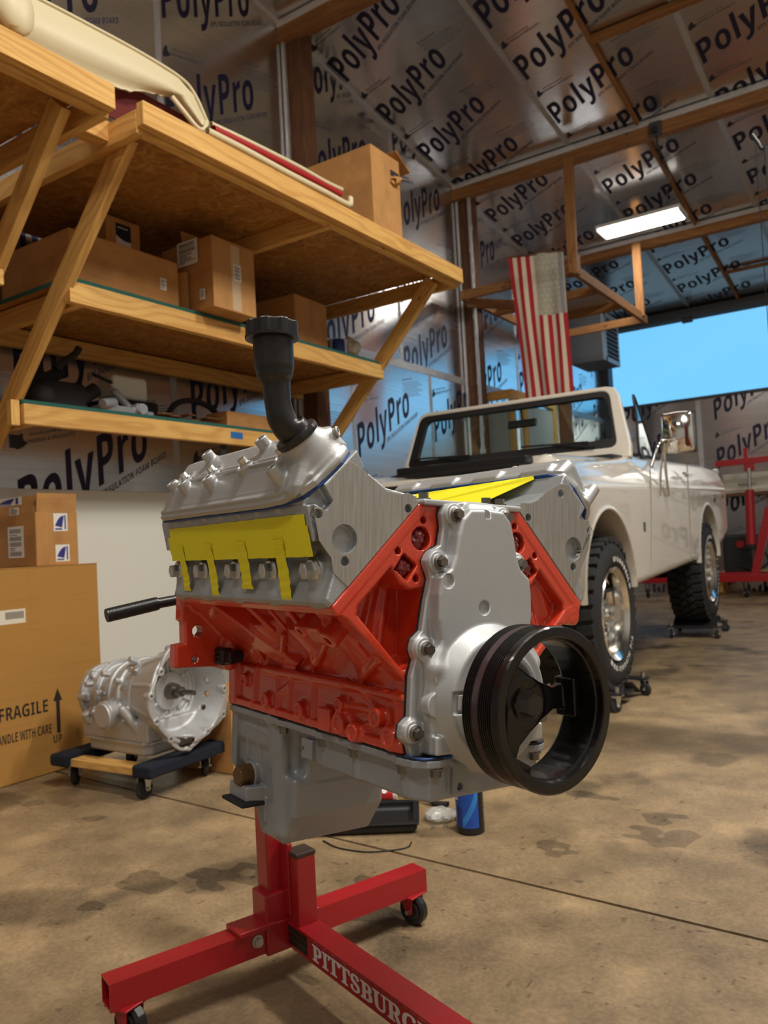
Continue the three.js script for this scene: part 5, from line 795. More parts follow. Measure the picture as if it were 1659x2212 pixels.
// things on the low shelf
{
  const Y = 1.609, R = rng(77);
  const lump = (name, label, cat, x, z, blobs, mat, h = 0.006) => { const s = new Solid(); for (const b of blobs) s.add(b, 0.012); const m = single(name, label, cat, s.mesh(h), mat); m.position.set(x, Y, z); return m; };
  lump('intake_part', 'black engine part heaped at the near end of the low shelf', 'engine part', -3.37, -2.24, [dBox(ID, [-0.12, 0, -0.13], [0.12, 0.13, 0.1], 0.02), dCyl([-0.05, 0.1, 0], [-0.05, 0.21, 0.05], 0.05, 0.01), dCyl([0.08, 0.06, -0.12], [0.1, 0.12, -0.2], 0.035, 0.01), dCap([0.05, 0.12, 0.08], [0, 0.19, -0.06], 0.03), dEll([0.1, 0.05, 0.1], [0.06, 0.06, 0.06])], M.blackSoft);
  single('bent_hose', 'bent black rubber hose end sticking up from the parts on the low shelf', 'hose', [tube([px(118, 795, 0, -3.3), px(140, 780, 0, -3.3), px(162, 765, 0, -3.3), px(171, 752, 0, -3.3)], 0.017, 24, 12)], M.rubber);
  lump('bracket_casting', 'dull silver bracket casting on the low shelf', 'engine part', -3.24, -2.49, [dBox(ID, [-0.05, 0, -0.11], [0.05, 0.035, 0.08], 0.008), dCyl([0.03, 0.05, 0.0], [0.06, 0.03, 0.09], 0.024, 0.004), dCap([0, 0.05, -0.1], [0.0, 0.11, -0.03], 0.018), dCyl([0.0, 0.02, -0.12], [0.05, 0.035, -0.14], 0.028, 0.004)], M.castPan, 0.005);
  lump('pump_casting', 'small silver pump casting beside the bracket casting', 'engine part', -3.225, -2.66, [dCyl([-0.03, 0.03, 0], [0.04, 0.03, 0.02], 0.03, 0.004), dBox(ID, [-0.03, 0.001, -0.06], [0.03, 0.025, 0.06], 0.006)], M.castPan, 0.005);
  const tk = new Solid(); tk.add(dBox(ID, [-0.07, 0, -0.115], [0.07, 0.125, 0.105], 0.024)); tk.add(dCap([0.05, 0.07, 0.1], [0.06, 0.075, 0.12], 0.010), 0.004);
  single('parts_tray', 'low black plastic tray under the white fluid tank', 'tray', [at(rbox(0.2, 0.1, 0.3, 0.012), -3.41, Y + 0.051, -2.70)], M.blackSoft);
  { const t = thing('fluid_tank', 'white plastic fluid tank on the low shelf', 'tank', [-3.40, Y + 0.103, -2.69]); part('tank', tk.mesh(0.004), std({ color: lin(0.72, 0.74, 0.66), roughness: 0.4 }), t); part('hose', tube([[0.06, 0.075, 0.11], [0.075, 0.08, 0.15], [0.07, 0.1, 0.22]], 0.009, 20, 8), M.rubber, t); }
  for (let i = 0; i < 6; i++) { const s = extrude([[-0.09, -0.02], [-0.06, 0.03], [-0.02, 0.012], [0.02, 0.04], [0.06, 0.01], [0.09, 0.03], [0.08, -0.03], [0.02, -0.015], [-0.04, -0.035]], 0.006, 0.001); s.rotateX(-Math.PI / 2 + 0.35 * (R() - 0.2)); s.rotateY(R() * 2); const m = single('metal_gasket', 'flat brown metal gasket lying in the row on the low shelf', 'gasket', s, std({ color: lin(0.16 + 0.05 * R(), 0.09, 0.035), roughness: 0.5, metalness: 0.5 }), 'gaskets on the low shelf'); m.position.set(-3.25 + 0.03 * R(), Y + 0.014 + 0.006 * (i % 3), -2.76 - 0.075 * i); }
  single('coiled_hose', 'black coiled hose arching behind the cardboard tray', 'hose', [tube([[-3.38, Y + 0.02, -2.95], [-3.38, Y + 0.12, -3.02], [-3.38, Y + 0.16, -3.15], [-3.38, Y + 0.13, -3.3], [-3.38, Y + 0.03, -3.42]], 0.016, 40, 10)], M.rubber);
  { const t = thing('cardboard_tray', 'shallow open cardboard tray on the low shelf', 'tray', [-3.27, Y, -3.54]); for (const [w, d, x, z] of [[0.004, 0.62, 0.08, 0], [0.004, 0.62, -0.08, 0], [0.16, 0.004, 0, 0.31], [0.16, 0.004, 0, -0.31]]) part('tray_side', at(rbox(w, 0.085, d, 0.001), x, 0.043, z), M.card, t); part('tray_base', at(rbox(0.16, 0.004, 0.62, 0.001), 0, 0.002, 0), M.card, t); }
  lump('wiring_loom', 'tangled black wiring loom at the far end of the low shelf', 'cable', -3.34, -3.98, Array.from({ length: 9 }, (_, i) => dCap([0.12 * (R() - 0.5), 0.02 + 0.1 * R(), 0.3 * (R() - 0.5)], [0.12 * (R() - 0.5), 0.03 + 0.14 * R(), 0.3 * (R() - 0.5)], 0.018)), M.blackSoft);
  lump('dark_parts', 'dark parts in a clear bag behind the taped carton', 'engine part', -3.05, -3.24, [dEll([0, 0.55, 0], [0.07, 0.06, 0.08]), dEll([0.02, 0.50, 0.02], [0.06, 0.05, 0.06]), dCap([-0.02, 0.5, 0.03], [0.03, 0.6, -0.03], 0.02)], M.black).position.y = 2.064 - 0.447;
  { const t = thing('tub_of_wipes', 'white and blue tub with a crumpled clear bag at the end of the middle shelf', 'tub', [-2.98, 2.064, -4.02]); part('tub', lathe([[0, 0], [0.062, 0], [0.066, 0.01], [0.07, 0.12], [0.066, 0.13], [0, 0.13]], 32), std({ map: canvasTex(256, 64, (g, w, h) => { g.fillStyle = '#cfd4dc'; g.fillRect(0, 0, w, h); g.fillStyle = '#1b3a86'; for (let i = 0; i < 4; i++) { g.beginPath(); g.ellipse(w * (0.12 + 0.25 * i), h * 0.55, w * 0.1, h * 0.3, 0, 0, 7); g.fill(); } g.fillStyle = '#d84b2a'; g.fillRect(0, h * 0.9, w, h * 0.05); }), roughness: 0.4 }), t); const s = new THREE.IcosahedronGeometry(0.075, 4), p = s.attributes.position; for (let i = 0; i < p.count; i++) { const n = 0.75 + 0.5 * fbm(p.getX(i) * 40 + 9, p.getY(i) * 40 + p.getZ(i) * 30 + 4, 64, 64, 3); p.setXYZ(i, p.getX(i) * n, p.getY(i) * n * 0.9, p.getZ(i) * n); } s.computeVertexNormals(); part('bag', at(s, 0.03, 0.09, -0.085), phy({ color: lin(0.75, 0.72, 0.6), roughness: 0.2, transmission: 0.35, thickness: 0 }), t, 'crumpled clear plastic bag'); }
}
// ---------------------------------------------------------------- gearbox on a furniture dolly
M.castBright = std({ color: lin(0.58, 0.585, 0.59), metalness: 0.6, roughness: 0.4, bumpMap: castBump, bumpScale: 0.0008 });
M.carpet = std({ color: lin(0.012, 0.016, 0.032), roughness: 1, bumpMap: fineBump, bumpScale: 0.003 });
{
  const d = thing('furniture_dolly', 'wooden furniture dolly with navy carpeted ends under the gearbox', 'dolly', [-2.70, 0, -2.165], 0.06);
  for (const x of [-0.235, 0.235]) part('carpet_bar', at(rbox(0.10, 0.048, 0.46, 0.012, 2), x, 0.111, 0), M.carpet, d, 'navy carpeted cross bar');
  for (const z of [-0.17, 0.17]) part('side_rail', at(rbox(0.56, 0.03, 0.07, 0.003), 0, 0.102, z), M.pine, d);
  for (const [x, z, t] of [[-0.235, 0.14, 0.6], [0.2, 0.17, 0.1], [0.2, -0.14, 0.9], [-0.235, -0.16, 0.3]]) caster(d, x, 0.087, z, 0.039, 0.026, t, M.rubber, M.zinc);
  const t = thing('gearbox', 'bare cast aluminium automatic gearbox with its bell housing open', 'gearbox', [-2.40, 0.37, -2.165]);
  const s = new Solid(), ring = [];
  const bellR = (a) => 0.196 + 0.013 * Math.cos(5 * a + 0.4) + 0.012 * Math.max(0, -Math.sin(a));
  for (let i = 0; i < 60; i++) { const a = i / 60 * 2 * Math.PI; ring.push([bellR(a) * Math.cos(a), bellR(a) * Math.sin(a)]); }
  const ZY = { o: [0, 0, 0], u: [0, 0, 1], v: [0, 1, 0], w: [1, 0, 0] };
  s.add(dPoly(ZY, ring, -0.016, 0, 0.003));
  s.add(dCyl([-0.005, 0, 0], [-0.17, -0.01, 0], 0.194, 0.004, 0.145), 0.006);
  s.cut(dCyl([0.02, 0, 0], [-0.15, -0.005, 0], 0.185, 0.02, 0.135));
  s.add(dCyl([-0.16, 0, 0], [-0.135, 0, 0], 0.14, 0.003), 0.004);
  for (const r of [0.125, 0.104]) { s.add(dCyl([-0.15, 0, 0], [-0.128, 0, 0], r, 0.002)); s.cut(dCyl([-0.132, 0, 0], [-0.1, 0, 0], r - 0.008, 0.001)); }
  s.add(dCyl([-0.14, 0, 0], [-0.118, 0, 0], 0.075, 0.004), 0.006);
  for (let i = 0; i < 8; i++) { const a = i / 8 * 2 * Math.PI + 0.2; s.add(dCyl([-0.14, 0.088 * Math.sin(a), 0.088 * Math.cos(a)], [-0.122, 0.088 * Math.sin(a), 0.088 * Math.cos(a)], 0.009, 0.002), 0.004); }
  for (let i = 0; i < 12; i++) { const a = i / 12 * 2 * Math.PI + 0.1, r = bellR(a) - 0.010; s.add(dCyl([-0.03, r * Math.sin(a), r * Math.cos(a)], [0.002, r * Math.sin(a), r * Math.cos(a)], 0.014, 0.002), 0.006); s.cut(dCyl([-0.02, r * Math.sin(a), r * Math.cos(a)], [0.01, r * Math.sin(a), r * Math.cos(a)], 0.0055, 0.0004)); }
  for (let i = 0; i < 10; i++) { const a = i / 10 * 2 * Math.PI + 0.3; s.add(dCap([-0.02, 0.19 * Math.sin(a), 0.19 * Math.cos(a)], [-0.17, 0.142 * Math.sin(a), 0.142 * Math.cos(a)], 0.006), 0.008); }
  s.cut(dEll([-0.02, -0.178, 0.03], [0.03, 0.03, 0.05]), 0.008);
  for (let i = 0; i < 6; i++) { const a = i / 6 * 2 * Math.PI + 0.5; s.add(dCap([-0.13, 0.045 * Math.sin(a), 0.045 * Math.cos(a)], [-0.125, 0.118 * Math.sin(a), 0.118 * Math.cos(a)], 0.005), 0.004); }
  for (const a of [1.2, 0.75, 0.1, -0.25, -0.6]) s.cut(dCyl([-0.08, 0.13 * Math.sin(a), -0.13 * Math.cos(a)], [-0.08, 0.2 * Math.sin(a), -0.2 * Math.cos(a)], 0.012, 0.001));
  s.add(dCyl([-0.15, -0.005, 0], [-0.34, -0.02, 0], 0.142, 0.008, 0.125), 0.012);
  s.add(dCyl([-0.33, -0.02, 0], [-0.52, -0.03, 0], 0.125, 0.01, 0.10), 0.012);
  for (const x of [-0.2, -0.27, -0.34, -0.42]) s.add(dCyl([x - 0.006, -0.015, 0], [x + 0.006, -0.015, 0], 0.143 - (x < -0.3 ? 0.012 : 0), 0.003), 0.008);
  s.add(dCyl([-0.52, -0.03, 0], [-0.545, -0.03, 0], 0.122, 0.004), 0.006);
  for (let i = 0; i < 7; i++) { const a = i / 7 * 2 * Math.PI; s.add(dCyl([-0.55, -0.03 + 0.11 * Math.sin(a), 0.11 * Math.cos(a)], [-0.50, -0.03 + 0.11 * Math.sin(a), 0.11 * Math.cos(a)], 0.015, 0.003), 0.006); }
  s.add(dBox(ID, [-0.50, -0.178, -0.14], [-0.10, -0.10, 0.135], 0.008), 0.012);
  s.add(dCyl([-0.30, -0.075, 0.1], [-0.30, -0.075, 0.185], 0.055, 0.005), 0.01);
  s.add(dCyl([-0.30, -0.075, 0.15], [-0.30, -0.075, 0.192], 0.046, 0.003), 0.002);
  s.add(dCyl([-0.40, -0.1, 0.13], [-0.40, -0.06, 0.155], 0.02, 0.004), 0.008); s.add(dCyl([-0.46, -0.12, 0.13], [-0.46, -0.08, 0.15], 0.018, 0.004), 0.008); s.add(dCap([-0.17, -0.13, 0.12], [-0.21, -0.05, 0.16], 0.018), 0.01);
  for (const [x, y] of [[-0.2, 0.09], [-0.27, 0.05], [-0.36, 0.07], [-0.24, 0.12], [-0.45, 0.03], [-0.38, 0.0]]) s.add(dCyl([x, y, Math.sqrt(0.02 - y * y) - 0.02], [x, y * 1.12, Math.sqrt(0.0225 - y * y) + 0.005], 0.012, 0.002), 0.008);
  part('housing', s.mesh(0.0042), M.castBright, t);
  const pan = new Solid(), P = [[-0.50, -0.135], [-0.13, -0.135], [-0.10, -0.11], [-0.10, 0.11], [-0.13, 0.138], [-0.48, 0.138], [-0.51, 0.11], [-0.51, -0.11]]; const XZ = { o: [0, 0, 0], u: [1, 0, 0], v: [0, 0, 1], w: [0, 1, 0] };
  pan.add(dPoly(XZ, P, -0.188, -0.176, 0.003)); pan.add(dPoly(XZ, P.map(([x, z]) => [-0.305 + (x + 0.305) * 0.93, z * 0.9]), -0.234, -0.18, 0.012), 0.006);
  for (let i = 0; i < 10; i++) pan.cut(dCap([-0.47 + i * 0.037, -0.18, 0.13], [-0.47 + i * 0.037, -0.24, 0.127], 0.003), 0.004);
  part('sump_pan', pan.mesh(0.004), M.castBright, t);
  part('input_shaft', [cyl(V(-0.14, 0, 0), V(-0.085, 0, 0), 0.036, 0.03, 28), cyl(V(-0.09, 0, 0), V(-0.05, 0, 0), 0.02, 0.02, 24), cyl(V(-0.06, 0, 0), V(0.02, 0, 0), 0.011, 0.010, 20)], M.boltDark, t, 'dark steel input shaft');
  for (const [x, y, z] of [[-0.40, -0.06, 0.165], [-0.35, 0.02, 0.14], [-0.22, 0.03, 0.15], [-0.18, 0.1, 0.12]]) part('bolt', along(hexPrism(0.009, 0.012), V(x, y, z), V(0, 0.3, 1)), M.zinc, t);
}
// second metal part half hidden behind the stand
single('flywheel_cover', 'grey stamped metal cover lying on the floor behind the gearbox dolly', 'engine part', [at(lathe([[0.02, 0.02], [0.12, 0.02], [0.14, 0.05], [0.17, 0.055], [0.17, 0.06], [0.135, 0.058], [0.115, 0.026], [0.02, 0.026]], 40), -2.42, 0.0, -2.66)], M.steel);

// ---------------------------------------------------------------- small things on the floor under the engine
{
  const b = thing('spray_bottle', 'blue and black cleaner bottle standing on the floor', 'bottle', [-1.229, 0, -2.225], -2.32);
  part('body', lathe([[0, 0], [0.038, 0], [0.0435, 0.004], [0.0435, 0.19], [0.04, 0.215], [0.02, 0.235], [0.014, 0.24], [0.014, 0.262], [0, 0.262]], 40), std({ color: lin(0.012, 0.012, 0.014), roughness: 0.3 }), b);
  const lab = new THREE.CylinderGeometry(0.0439, 0.0439, 0.165, 48, 1, true); part('label', at(lab, 0, 0.105, 0), std({ roughness: 0.3, map: canvasTex(512, 320, (g, w, h) => { g.fillStyle = '#101014'; g.fillRect(0, 0, w, h); for (const o of [0.0]) { const x0 = w * 0.5; const gr = ['#1c4fae', '#2f7fd0', '#163a8a']; g.fillStyle = gr[0]; g.fillRect(w * 0.22, 0, w * 0.33, h); g.fillStyle = gr[1]; g.beginPath(); g.moveTo(w * 0.55, h * 0.1); g.quadraticCurveTo(w * 0.5, h * 0.6, w * 0.28, h); g.lineTo(w * 0.36, h); g.quadraticCurveTo(w * 0.52, h * 0.66, w * 0.55, h * 0.45); g.fill(); g.fillStyle = gr[2]; g.fillRect(w * 0.22, h * 0.62, w * 0.14, h * 0.38); g.fillStyle = '#e8eef6'; g.font = 'bold 64px sans-serif'; g.save(); g.translate(w * 0.30, h * 0.52); g.rotate(-Math.PI / 2); g.fillText('ER', 0, 0); g.restore(); g.fillStyle = '#e08b2a'; g.fillRect(w * 0.25, h * 0.55, w * 0.04, h * 0.02); } g.fillStyle = '#8d9099'; for (let k = 0; k < 13; k++) g.fillRect(w * 0.64, h * (0.06 + 0.07 * k), w * (0.2 + 0.05 * ((k * 5) % 3)), h * 0.018); }) }), b, 'blue printed label');
  const m = thing('marker_roll', 'small red and white labelled tube lying on the floor', 'tube', [-1.635, 0.022, -2.37], 0.5); part('tube', cyl(V(-0.045, 0, 0), V(0.02, 0, 0), 0.021, 0.021, 24), std({ color: lin(0.55, 0.02, 0.03), roughness: 0.4 }), m); part('white_band', cyl(V(0.018, 0, 0), V(0.03, 0, 0), 0.0213, 0.0213, 24), M.white, m); part('yellow_band', cyl(V(-0.06, 0, 0), V(-0.044, 0, 0), 0.0213, 0.0213, 24), std({ color: lin(0.75, 0.5, 0.02), roughness: 0.4 }), m); part('seal', at(new THREE.CircleGeometry(0.009, 20).rotateX(-Math.PI / 2 + 0.9), -0.012, 0.0135, 0.0172), M.white, m);
  single('black_hose', 'bent black rubber hose on the floor by the labelled tube', 'hose', [tube([[-1.62, 0.012, -2.44], [-1.56, 0.05, -2.41], [-1.50, 0.03, -2.39], [-1.45, 0.011, -2.38], [-1.40, 0.011, -2.385]], 0.010, 40, 10)], M.rubber);
  single('yellow_pen', 'yellow pen lying on the floor beside the labelled tube', 'pen', [cyl(V(-1.58, 0.007, -2.385), V(-1.50, 0.007, -2.35), 0.007, 0.006, 12), cyl(V(-1.50, 0.007, -2.35), V(-1.489, 0.007, -2.345), 0.006, 0.0015, 12)], std({ color: lin(0.7, 0.42, 0.01), roughness: 0.4 }));
  const tr = new Solid(); tr.add(dBox(ID, [-0.16, 0, -0.11], [0.16, 0.036, 0.11], 0.02)); tr.cut(dBox(ID, [-0.145, 0.008, -0.095], [0.145, 0.1, 0.095], 0.016)); tr.add(dBox(ID, [-0.168, 0.03, -0.118], [0.168, 0.036, 0.118], 0.003)); tr.cut(dBox(ID, [-0.145, 0.008, -0.095], [0.145, 0.1, 0.095], 0.016));
  const trm = single('black_tray', 'shallow black tray on the floor under the engine', 'tray', tr.mesh(0.004), M.black); trm.position.set(-1.56, 0.001, -2.14); trm.rotation.y = 0.55;
  single('loose_bolt', 'loose zinc bolt lying on the concrete floor', 'bolt', [cyl(V(-1.425, 0.006, -2.335), V(-1.395, 0.006, -2.322), 0.005, 0.005, 12), cyl(V(-1.396, 0.0085, -2.3225), V(-1.388, 0.0085, -2.319), 0.0085, 0.0085, 6)], M.zinc);
  const R = rng(91), bg = new THREE.IcosahedronGeometry(0.05, 4), p = bg.attributes.position; for (let i = 0; i < p.count; i++) { const n = 0.7 + 0.6 * fbm(p.getX(i) * 60 + 9, p.getZ(i) * 60 + p.getY(i) * 40 + 4, 64, 64, 3); p.setXYZ(i, p.getX(i) * n, Math.max(-0.018, p.getY(i) * n * 0.4), p.getZ(i) * n); } bg.computeVertexNormals();
  { const t = thing('parts_bag', 'small clear bag of screws on the floor by the black tray', 'bag', [-1.365, 0.019, -2.27]); part('bag', bg, phy({ color: lin(0.85, 0.85, 0.83), roughness: 0.15, transmission: 0.6, thickness: 0 }), t); part('screws', Array.from({ length: 9 }, () => { const a = R() * 6, x = 0.05 * (R() - 0.5), z = 0.05 * (R() - 0.5); return cyl(V(x, -0.012, z), V(x + 0.016 * Math.cos(a), -0.012, z + 0.016 * Math.sin(a)), 0.003, 0.003, 8); }), M.zinc, t); }
  for (let i = 0; i < 5; i++) { const x = -1.345 + 0.03 * (i % 3), z = -2.19 - 0.025 * i; single('lug_nut', 'small shiny nut in the scatter by the black tray', 'nut', [at(hexPrism(0.007, 0.008), x, 0.004, z)], M.zinc, 'nuts on the floor'); }
  single('wire_scrap', 'thin dark wire looped on the floor in front of the tray', 'wire', [tube([[-1.60, 0.003, -1.95], [-1.52, 0.003, -1.925], [-1.43, 0.003, -1.935], [-1.37, 0.003, -1.975], [-1.335, 0.003, -2.02], [-1.345, 0.003, -2.06]], 0.0022, 60, 6)], M.black);
}
// ---------------------------------------------------------------- open-top vehicle (frame: origin at the near front hub face, x out, y up, z forwards)
const fontBold = await new FontLoader().loadAsync('fonts/droid/droid_sans_bold.typeface.json');
M.carWhite = phy({ color: lin(0.66, 0.61, 0.53), roughness: 0.3, clearcoat: 1, clearcoatRoughness: 0.04 });
M.carGlass = phy({ color: lin(0.82, 0.93, 0.93), roughness: 0.02, transmission: 1, thickness: 0, ior: 1.45 });
M.sidewall = std({ color: lin(0.017, 0.017, 0.018), roughness: 0.7 });
M.tyreLetter = std({ color: lin(0.62, 0.6, 0.55), roughness: 0.7 });
M.alloy = std({ color: lin(0.78, 0.76, 0.72), metalness: 1, roughness: 0.16 });
const truck = thing('utility_vehicle', 'cream-white open-top utility vehicle standing on wheel dollies', 'vehicle', [-1.37, 0.47, -4.2]);
{
  const Zt = V(0.10, -0.055, 2.85).normalize(), Xt = V(0, 1, 0).cross(Zt).normalize(), Yt = Zt.clone().cross(Xt); truck.quaternion.setFromRotationMatrix(new THREE.Matrix4().makeBasis(Xt, Yt, Zt));
  const ZY = { o: [0, 0, 0], u: [0, 0, 1], v: [0, 1, 0], w: [1, 0, 0] }, b = new Solid();
  b.add(dPoly(ZY, [[0.70, 0.16], [0.72, 0.55], [0.70, 0.745], [0.60, 0.79], [0.2, 0.805], [-0.35, 0.84], [-0.60, 0.868], [-2.9, 0.885], [-3.45, 0.86], [-3.58, 0.78], [-3.62, 0.66], [-3.58, 0.30], [-3.3, 0.21], [-2.25, 0.135], [-0.30, 0.105], [0.30, 0.105], [0.6, 0.14]], -1.66, 0.035, 0.055));
  for (const m of [0, 1]) { const X = (x) => (m ? -1.625 - x : x); b.cut(dPoly(ID, [[X(0.037), 0.69], [X(0.3), 0.69], [X(0.3), 1.2], [X(-0.075), 1.2], [X(-0.035), 0.90]], -4, 1.2, 0.002), 0.025); }
  b.add(dCap([-0.13, 0.80, -0.5], [-0.15, 0.79, 0.5], 0.05), 0.05); b.add(dCap([-1.49, 0.80, -0.5], [-1.47, 0.79, 0.5], 0.05), 0.05);
  for (const [z, y, r] of [[0.14, 0.11, 0.44], [-2.63, 0.125, 0.42]]) for (const [x0, x1] of [[-0.34, 0.2], [-1.9, -1.30]]) {
    b.add(dCyl([x0 < -1 ? -1.67 : 0.0, y, z], [x0 < -1 ? -1.62 : 0.041, y, z], r + 0.016, 0.008), 0.008); b.cut(dCyl([x0, y, z], [x1, y, z], r, 0.012), 0.006); }
  b.cut(dBox(ID, [-2, -0.6, -3.25], [0.3, 0.105, 0.9], 0.005));
  b.cut(dBox(ID, [-1.37, 0.2, -0.38], [-0.26, 1.2, 0.64], 0.03), 0.01);
  b.cut(dBox(ID, [-1.58, 0.18, -3.5], [-0.05, 1.4, -0.74], 0.03), 0.01);
  part('body', b.mesh(0.0125), M.carWhite, truck, 'glossy cream-white body tub');
  // door and seams
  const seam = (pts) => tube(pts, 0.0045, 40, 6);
  part('door_gap_strip', [seam([[0.0375, 0.845, -0.80], [0.037, 0.6, -0.765], [0.036, 0.3, -0.68], [0.034, 0.14, -0.63]]), seam([[0.0375, 0.85, -1.92], [0.037, 0.6, -1.90], [0.036, 0.3, -1.86], [0.034, 0.15, -1.82]])], std({ color: lin(0.28, 0.25, 0.21), roughness: 0.8 }), truck, 'thin darker strip for the shade in the door gap');  // raised darker strips stand in for the shade in the door gaps
  part('door_handle', [at(rbox(0.03, 0.024, 0.11, 0.01, 2), 0.05, 0.78, -1.78), at(rbox(0.02, 0.035, 0.05, 0.01, 2), 0.042, 0.775, -1.85)], M.chrome, truck);
  part('fender_badge', at(rbox(0.006, 0.055, 0.03, 0.002), 0.038, 0.44, -0.565), M.boltDark, truck, 'small dark fender badge');
  part('fuel_cap', along(lathe([[0, 0], [0.03, 0], [0.03, 0.012], [0, 0.015]], 24), V(0.035, 0.6, -2.95), V(1, 0, 0)), M.boltDark, truck);
  part('tail_lamp', at(rbox(0.06, 0.05, 0.02, 0.008), -0.02, 0.84, -3.45), M.chrome, truck);
  part('side_marker', at(rbox(0.006, 0.025, 0.08, 0.003), 0.038, 0.62, -3.38), M.boltDark, truck);
  // engine bay, cowl, cabin
  part('engine_bay_lining', [at(rbox(1.10, 0.02, 1.02, 0.004), -0.815, 0.21, 0.13), at(rbox(1.10, 0.56, 0.02, 0.004), -0.815, 0.5, -0.37), at(rbox(0.02, 0.5, 1.0, 0.004), -1.36, 0.46, 0.13), at(rbox(0.02, 0.5, 1.0, 0.004), -0.268, 0.46, 0.13), at(rbox(1.1, 0.5, 0.02, 0.004), -0.815, 0.46, 0.632)], M.blackSoft, truck, 'black painted engine bay');
  part('cowl', [at(rbox(1.50, 0.035, 0.34, 0.01), -0.81, 0.855, -0.52), at(rbox(0.94, 0.07, 0.12, 0.012), -1.08, 0.89, -0.48)], M.black, truck);
  part('dashboard', at(rbox(1.5, 0.16, 0.14, 0.03, 2), -0.81, 0.83, -0.84), M.blackSoft, truck);
  part('cabin_floor', at(rbox(1.5, 0.03, 2.75, 0.004), -0.81, 0.19, -2.12), M.blackSoft, truck);
  for (const x of [-0.42, -1.2]) part('seat', [at(rbox(0.48, 0.14, 0.5, 0.05, 2), x, 0.44, -1.62), at(rbox(0.46, 0.46, 0.13, 0.05, 2).rotateX(-0.2), x, 0.64, -1.9)], M.black, truck);
  part('steering_wheel', [new THREE.TorusGeometry(0.19, 0.0125, 10, 48).rotateX(-0.75).translate(-0.37, 0.885, -1.06), cyl(V(-0.37, 0.885, -1.06), V(-0.37, 0.77, -0.88), 0.022, 0.022, 14), ...[0, 2.1, 4.2].map((a) => cyl(V(-0.37, 0.885, -1.06), V(-0.37 + 0.185 * Math.sin(a), 0.885 + 0.185 * Math.cos(a) * Math.cos(0.75), -1.06 - 0.185 * Math.cos(a) * Math.sin(0.75)), 0.008, 0.008, 8))], M.plasticBlack, truck);
  part('brake_booster', [along(lathe([[0, 0], [0.09, 0], [0.1, 0.03], [0.07, 0.07], [0.03, 0.09], [0.03, 0.2], [0, 0.2]], 24), V(-0.45, 0.62, -0.35), V(0, 0, 1)), at(rbox(0.10, 0.07, 0.14, 0.01), -0.45, 0.71, -0.18)], M.black, truck);
  // windscreen
  const o = [[-1.575, 0.845], [-0.01, 0.845], [-0.012, 0.93], [-0.085, 1.255], [-0.115, 1.305], [-0.17, 1.318], [-1.41, 1.318], [-1.465, 1.305], [-1.495, 1.255], [-1.573, 0.93]];
  const rr = (x0, x1, x2, x3, y0, y1, r) => { const P = []; const cs = [[x0, y0, x3, y0], [x1, y0], [x2, y1], [x3, y1]]; const q = [V(x0, y0, 0), V(x1, y0, 0), V(x2, y1, 0), V(x3, y1, 0)]; for (let i = 0; i < 4; i++) { const A = q[(i + 3) % 4], B = q[i], C = q[(i + 1) % 4], u = A.clone().sub(B).normalize(), v = C.clone().sub(B).normalize(); for (let k = 0; k <= 6; k++) { const t = k / 6, p = B.clone().addScaledVector(u, r * (1 - t) * (1 - t)).addScaledVector(v, r * t * t); P.push([p.x, p.y]); } } return P; };
  const hole = rr(-1.55, -0.092, -0.15, -1.472, 0.915, 1.288, 0.055), hole2 = rr(-1.475, -0.112, -0.168, -1.417, 0.968, 1.252, 0.045), glass = rr(-1.48, -0.107, -0.163, -1.422, 0.963, 1.257, 0.05);
  const lean = (g) => g.translate(0, -0.86, 0).rotateX(-0.28).translate(0, 0.86, -0.60);
  part('windscreen_frame', lean(extrude(o, 0.05, 0.008, [hole.slice().reverse()])), M.carWhite, truck, 'cream-white windscreen frame');
  part('windscreen_seal', lean(extrude(rr(-1.555, -0.087, -0.145, -1.477, 0.91, 1.293, 0.055), 0.03, 0.003, [hole2.slice().reverse()]).translate(0, 0, 0.014)), M.black, truck, 'black rubber windscreen seal');
  part('windscreen', lean(extrude(glass, 0.005).translate(0, 0, 0.02)), M.carGlass, truck, 'clear windscreen glass');
  part('inside_mirror', [lean(at(rbox(0.20, 0.055, 0.02, 0.012, 2), -0.74, 1.175, -0.03)), lean(cyl(V(-0.74, 1.2, -0.03), V(-0.74, 1.27, 0.01), 0.006, 0.006, 8))], M.black, truck);
  for (const [x0, x1] of [[-0.62, -0.22], [-1.42, -1.05]]) part('wiper', [lean(cyl(V(x1, 0.925, 0.062), V(x0 + 0.05, 0.975, 0.068), 0.006, 0.004, 8)), lean(orient(rbox(0.44, 0.012, 0.01, 0.003), V(x0 - 0.08, 0.975, 0.066), V(x0 + 0.36, 0.958, 0.066)))], M.black, truck);
  part('vent_window', [tube([[-0.02, 0.88, -0.80], [-0.03, 1.10, -0.83], [-0.05, 1.26, -0.87], [-0.035, 1.02, -1.08], [-0.02, 0.885, -1.15], [-0.02, 0.88, -0.98]], 0.008, 60, 6, true)], M.black, truck);
  part('vent_pane', (() => { const g = new THREE.BufferGeometry(); g.setAttribute('position', new THREE.Float32BufferAttribute([-0.02, 0.885, -0.81, -0.02, 0.885, -1.14, -0.05, 1.25, -0.875, -0.024, 0.885, -0.81, -0.054, 1.25, -0.875, -0.024, 0.885, -1.14], 3)); g.computeVertexNormals(); return g; })(), M.carGlass, truck);
  // outside mirror on its chrome arms
  part('door_mirror', (() => { const s = new Solid(); s.add(dBox(ID, [0.075, 0.885, -1.03], [0.27, 1.135, -0.985], 0.022)); s.add(dEll([0.172, 1.0, -0.985], [0.085, 0.11, 0.035]), 0.03); return s.mesh(0.006); })(), M.chrome, truck, 'large chrome door mirror');
